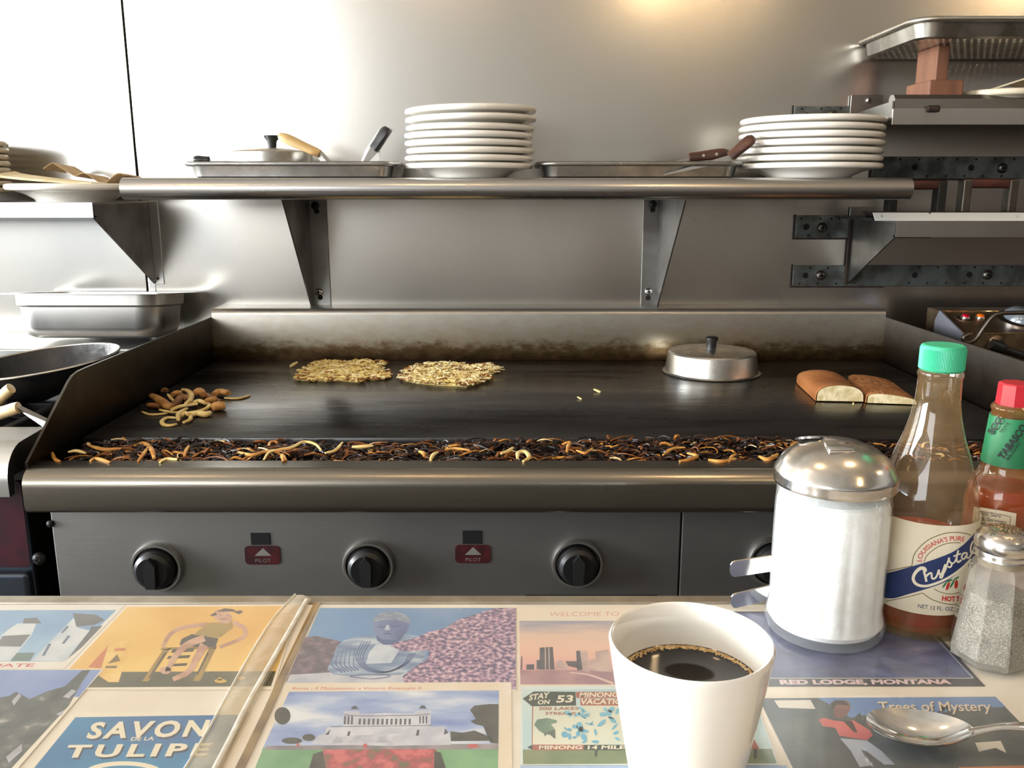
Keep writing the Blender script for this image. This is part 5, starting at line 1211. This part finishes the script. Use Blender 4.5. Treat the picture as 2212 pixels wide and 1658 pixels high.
add('label_ring', GOLDL, [stroke([(465, 732), (500, 590), (640, 450), (820, 375), (960, 360), (1080, 375), (1125, 392)], 9, p1), stroke([(600, 690), (640, 610), (760, 520), (880, 480), (1012, 475)], 8, p1),
                          stroke([(590, 1040), (690, 1110), (830, 1155), (940, 1165), (1040, 1150)], 8, p1), stroke([(715, 992), (790, 1030), (900, 1050), (1000, 1030)], 7, p1),
                          stroke([(112, 808), (300, 768), (465, 735)], 8, p1), stroke([(180, 1128), (400, 1085), (590, 1036)], 8, p1)])
p2 = prj(Z9, .0002)
up_ = [(96, 838), (300, 786), (470, 738), (640, 688), (900, 590), (1040, 500), (1150, 390), (1215, 310)]; dn_ = [(92, 1078), (250, 1098), (420, 1052), (590, 1003), (800, 930), (930, 850), (1080, 700), (1200, 590)]
add('label_band', NAVYP, [between(up_, dn_, 28, p2)])
p3 = prj(Z9, .0003)
SCRIPT = mat('label_script', (232, 222, 198), .5)
add('script_lettering', SCRIPT, [stroke([(612, 800), (606, 768), (560, 762), (505, 810), (480, 880), (520, 940), (620, 960), (760, 920), (900, 850), (1040, 745), (1125, 655)], [44, 20], p3, 6),
    stroke([(602, 800), (615, 850), (628, 912)], 26, p3), stroke([(622, 856), (655, 822), (685, 818), (688, 865), (712, 878), (745, 845), (768, 775)], 22, p3), stroke([(768, 775), (772, 822), (800, 818), (840, 715)], 22, p3),
    stroke([(838, 720), (825, 790), (805, 858), (782, 866), (790, 838), (835, 790), (880, 650)], 20, p3), stroke([(880, 640), (885, 680), (912, 712), (895, 748), (868, 742)], 20, p3), stroke([(908, 715), (950, 680), (985, 562)], 17, p3),
    stroke([(985, 560), (965, 650), (980, 692), (1020, 668)], 21, p3), stroke([(930, 628), (1015, 596)], 17, p3), stroke([(1082, 590), (1045, 592), (1022, 635), (1045, 660), (1078, 612)], 18, p3), stroke([(1084, 585), (1078, 640), (1110, 635), (1150, 560), (1172, 470), (1150, 462), (1125, 520), (1128, 588), (1165, 590)], 18, p3)])
def arc_text(body, path, h, m, bold, parent, prjf, name='lettering'):
    """letters set along a pixel-space path"""
    P = crom([(a, b, 0) for a, b in path], 8); S = [0]
    for i in range(1, len(P)): S.append(S[-1] + (P[i] - P[i - 1]).length)
    v, f = text_mesh(body, 1, bold); x0 = min(a[0] for a in v); w = text_w(v); out = []
    for a in v:
        s = (a[0] - x0) / w * S[-1]; i = 0
        while i < len(S) - 2 and S[i + 1] < s: i += 1
        t = (P[i + 1] - P[i]).normalized(); q = P[i] + t * (s - S[i]); nn = Vector((t.y, -t.x, 0))
        q = q + nn * (a[1] / .69 * h); out.append(prjf(q.x, q.y))
    return obj(name, out, f, m, parent, recalc=False)
RT = mat('label_red', (200, 70, 66), .5)
arc_text("LOUISIANA'S PURE", [(572, 690), (590, 622), (660, 545), (760, 488), (860, 462), (960, 452), (1052, 462)], 52, RT, .01, lb, p2)
arc_text('HOT SAUCE', [(800, 1122), (930, 1130), (1060, 1110), (1180, 1060)], 52, RT, .05, lb, p2)
arc_text('NET 12 FL. OZ.', [(530, 1202), (720, 1226), (940, 1238)], 42, mat('label_navy_type', (50, 60, 100), .5), .0, lb, p2)
def blobp(cx, cy, rx, ry, rot, prjf, n=14):
    pts = [(cx + rx * math.cos(a) * math.cos(rot) - ry * math.sin(a) * math.sin(rot), cy + rx * math.cos(a) * math.sin(rot) + ry * math.sin(a) * math.cos(rot)) for a in [2 * math.pi * i / n for i in range(n)]]
    return [prjf(*q) for q in pts], [tuple(range(n))]
add('label_peppers', mat('pepper_red', (186, 40, 36), .5), [blobp(868, 962, 16, 50, .35, p2), blobp(962, 940, 20, 50, .1, p2)])
add('label_leaves', mat('leaf_green', (44, 112, 72), .5), [blobp(832, 945, 10, 44, .6, p2), blobp(920, 930, 10, 60, .5, p2), blobp(885, 900, 10, 40, 1.2, p2), blobp(965, 872, 9, 36, 1.0, p2)])

TX, TY = .3465, .5895
tb = thing('hot_sauce_bottle', 'red-capped pepper sauce bottle with green neck wrap at the right frame edge', 'bottle', (TX, TY, ZT))
rows = pxprof(TX, TY, [(1340, 74), (1200, 75), (1075, 74), (1050, 71), (1035, 64), (1020, 55), (1000, 50), (940, 46), (895, 43), (888, 42), (882, 45), (877, 44), (872, 40)])
RT_ = rows[1][0]
G().lathe([(0, ZT + .002), (RT_ * .85, ZT), (RT_ * .97, ZT + .003), (RT_, ZT + .008)] + rows, (TX, TY), 48).out('glass', clear_mat('bottle_glass_amber', (250, 236, 214), .22, (176, 120, 70), .04, 1.2, 50), tb, smooth=50)
zz1 = at_y(CX, 1046, TY).z
G().lathe([(0, ZT + .004), (RT_ - .003, ZT + .005), (RT_ - .0015, zz1 - .012), (RT_ * .86, zz1 - .002), (RT_ * .8, zz1), (0, zz1)], (TX, TY), 40).out('sauce', mat('pepper_sauce', (150, 40, 18), .25, col2=(126, 28, 16), scale=30), tb, smooth=50)
zc1 = rows[-1][1]; zt1 = at_y(CX, 826, TY).z
G().lathe([(.0117, zc1), (.0117, zc1 + .001), (.0112, zt1 - .001), (.0104, zt1), (0, zt1)], (TX, TY), 8, Matrix.Translation((TX, TY, 0)) @ Matrix.Rotation(.25, 4, 'Z') @ Matrix.Translation((-TX, -TY, 0))).out('red_cap', mat('red_plastic', (206, 44, 58), .35, col2=(190, 36, 50), scale=20), tb, smooth=20)
ZA = lambda x, y: (2000 + x / 4.146, 780 + y / 4.146)
sl_ = [(r + .0006, q) for r, q in pxprof(TX, TY, [(997, 49.8), (970, 48), (940, 46), (910, 44), (896, 43)])]
nw = G().lathe(sl_ + [(r - .0004, q) for r, q in sl_[::-1]], (TX, TY), 48).out('neck_wrap', mat('green_foil', (40, 128, 84), .4, col2=(32, 112, 74), scale=20), tb, smooth=50)
Rn = sum(r for r, q in sl_) / len(sl_) + .0012
pn = lambda x, y: on_cyl(*ZA(x, y), TX, TY, Rn)
NT = mat('neck_type', (24, 42, 36), .5)
arc_text('TABASCO', [(690, 885), (760, 790), (830, 700), (910, 590)], 62, NT, .05, nw, pn)
arc_text('BRAND', [(735, 888), (790, 820), (850, 735)], 20, NT, .02, nw, pn)
arc_text('SCO', [(590, 660), (640, 590), (690, 520)], 52, NT, .05, nw, pn)
arc_text('SAUCE', [(668, 640), (705, 600), (745, 556)], 20, NT, .02, nw, pn)
RW = RT_ + .0006; pw = lambda dr: (lambda x, y: on_cyl(*ZA(x, y), TX, TY, RW + dr))
wl = add('nutrition_label', mat('white_label', (214, 200, 172), .55), [between([(430, 1298), (560, 1318), (700, 1340), (812, 1362)], [(400, 1600), (540, 1620), (680, 1640), (786, 1655)], 10, pw(0))], tb)
BT = mat('black_type', (48, 42, 40), .5)
for body, a_, b_, h in (('Facts Serv', (455, 1362), (672, 1402), 30), ('5ml), Servings:', (430, 1408), (722, 1455), 30), ('Servings, Amount', (400, 1448), (712, 1497), 28), ('per serving: Calories', (390, 1490), (712, 1540), 26)):
    arc_text(body, [a_, ((a_[0] + b_[0]) / 2, (a_[1] + b_[1]) / 2), b_], h, BT, .0, wl, pw(.0002))
add('label_border', BT, [stroke([(480, 1340), (620, 1362), (760, 1392)], 4, pw(.0002)), stroke([(760, 1392), (752, 1460), (742, 1530)], 4, pw(.0002))], wl)

# ================================================================== pepper shaker
KX, KY = .3125, .524
ps = thing('pepper_shaker', 'faceted glass shaker of ground pepper with dusty metal cap', 'pepper shaker', (KX, KY, ZT))
z = ZT; M = Matrix.Translation((KX, KY, 0)) @ Matrix.Rotation(math.radians(20), 4, 'Z')
def octo(g, lev, k=0):
    v = []; f = []
    for w, ch, zz_ in lev:
        h = w / 2; c_ = ch
        for x, y in ((h, -h + c_), (h, h - c_), (h - c_, h), (-h + c_, h), (-h, h - c_), (-h, -h + c_), (-h + c_, -h), (h - c_, -h)): v.append(M @ Vector((x, y, zz_)))
    for l in range(len(lev) - 1):
        for i in range(8): i2 = (i + 1) % 8; f.append((l * 8 + i, l * 8 + i2, l * 8 + 8 + i2, l * 8 + 8 + i))
    f.append(tuple(range(8))[::-1]); f.append(tuple((len(lev) - 1) * 8 + i for i in range(8)))
    return g.add(v, f, k)
octo(G(), [(.040, .011, z + .005), (.0400, .011, z + .012), (.0325, .0095, z + .042), (.0312, .009, z + .046)]).out('ground_pepper', ramp_mat('pepper_and_salt', [(.36, (44, 42, 40)), (.5, (96, 91, 84)), (.64, (164, 156, 142))], 1100, rough=.8), ps)
octo(G(), [(.038, .010, z), (.0455, .0125, z + .003), (.0460, .0125, z + .010), (.0350, .010, z + .060), (.0320, .0095, z + .064), (.0280, .0085, z + .0665)]).out('glass_body', clear_mat('pepper_glass', (248, 248, 244), .22, (206, 200, 186), .05, 1.6, 60), ps)
G().lathe([(.0142, z + .066), (.0142, z + .072), (.0138, z + .074)], (KX, KY), 40).out('glass_neck', clear_mat('pepper_neck', (240, 236, 226), .35, (190, 176, 150), .08, 1.3, 60), ps, smooth=50)
zk = z + .0705
G().lathe([(.0158, zk), (.0163, zk + .0006), (.0158, zk + .002), (.0163, zk + .0035), (.0158, zk + .005), (.0168, zk + .0062), (.0172, zk + .010), (.0163, zk + .0145), (.0125, zk + .0178), (.007, zk + .0192), (0, zk + .0196)], (KX, KY), 56).out('cap', LIDM, ps, smooth=50)
g = G(); random.seed(4)
for i in range(420):
    a = random.uniform(0, 6.28); rr = .0135 * math.sqrt(random.random()); zt_ = zk + .0196 - .0026 * (rr / .0125) ** 2
    s = random.uniform(.0003, .0007); lump(g, KX + rr * math.cos(a), KY + rr * math.sin(a), zt_ + s * .2, s * 1.5, 0)
d_ = g.out('pepper_dust', mat('pepper_dust', (150, 124, 82), .8, col2=(80, 64, 48), scale=900), ps); d_['kind'] = 'stuff'

# ================================================================== spoon
sp_ = thing('teaspoon', 'steel teaspoon lying face up across the forest postcard', 'spoon', (.224, .432, ZT))
c0 = Vector((.224, .432, ZT)); dr = Vector((.98, -.20, 0)).normalized(); pd = Vector((-dr.y, dr.x, 0))
v = []; f = []; nu, nv = 14, 28
for lay, th in ((0, 0), (1, .0011)):
    for i in range(nu + 1):
        q = i / nu
        for j in range(nv):
            a = 2 * math.pi * j / nv; ca, sa = math.cos(a), math.sin(a)
            x = .0275 * q * ca; y = .0165 * q * sa * (1 + .12 * -ca * q)
            zz_ = .0013 + .0085 * q ** 2.2 + .002 * max(0, ca) * q * q + th
            v.append(c0 + dr * x + pd * y + Vector((0, 0, zz_)))
for lay in (0, 1):
    o_ = lay * (nu + 1) * nv
    for i in range(nu):
        for j in range(nv): j2 = (j + 1) % nv; f.append((o_ + i * nv + j, o_ + i * nv + j2, o_ + (i + 1) * nv + j2, o_ + (i + 1) * nv + j))
for j in range(nv): j2 = (j + 1) % nv; a_ = nu * nv; b_ = (2 * nu + 1) * nv; f.append((a_ + j, a_ + j2, b_ + j2, b_ + j))
obj('bowl', v, f, CHROME, sp_, 60)
pts = [c0 + dr * x + Vector((0, 0, h)) for x, h in ((.0255, .0105), (.033, .0135), (.043, .0165), (.058, .0175), (.085, .0150), (.115, .0075), (.135, .0020))]
G().sweep(crom(pts, 5), [.0042, .0040, .0036, .0034, .0032, .0030, .0029, .0028, .0028, .0028] + [.003 + .0035 * i / 20 for i in range(21)], (0, 0, 1), 10, .42).out('handle', CHROME, sp_, smooth=60)

# ================================================================== bent steel strap behind the sugar shaker
st = thing('steel_strap', 'bent polished steel strap with two prongs poking out behind the sugar shaker', 'utensil', (.18, .606, ZT))
YS = .592
def prong(yt0, yb0_, xl, dy):
    A = at_y(xl, yt0, YS); B = at_y(xl, yb0_, YS); xr = .188; sl2 = dy
    n = 6; h = (A.z - B.z) / 2; pts = []
    for i in range(n + 1):
        a = math.pi / 2 + math.pi * i / n; pts.append((A.x + .004 + .004 * math.cos(a), (A.z + B.z) / 2 + h * math.sin(a)))
    poly = pts + [(xr, B.z + sl2), (xr, A.z + sl2)]
    g = G().prism([(x, YS, max(z_, ZT)) for x, z_ in poly], (0, .0018, 0))
    g.prism([(xr, YS, B.z + sl2), (.2035, .6045, B.z + sl2 + .001), (.2035, .6045, A.z + sl2 + .001), (xr, YS, A.z + sl2)], (0, .0018, 0)); g.out('prong', CHROME, st)
prong(1212, 1246, 1577, .0045); prong(1282, 1313, 1579, .0065)
G().box(.2005, .2035, .6045, .6065, ZT + .004, 1.036).out('bend', CHROME, st)
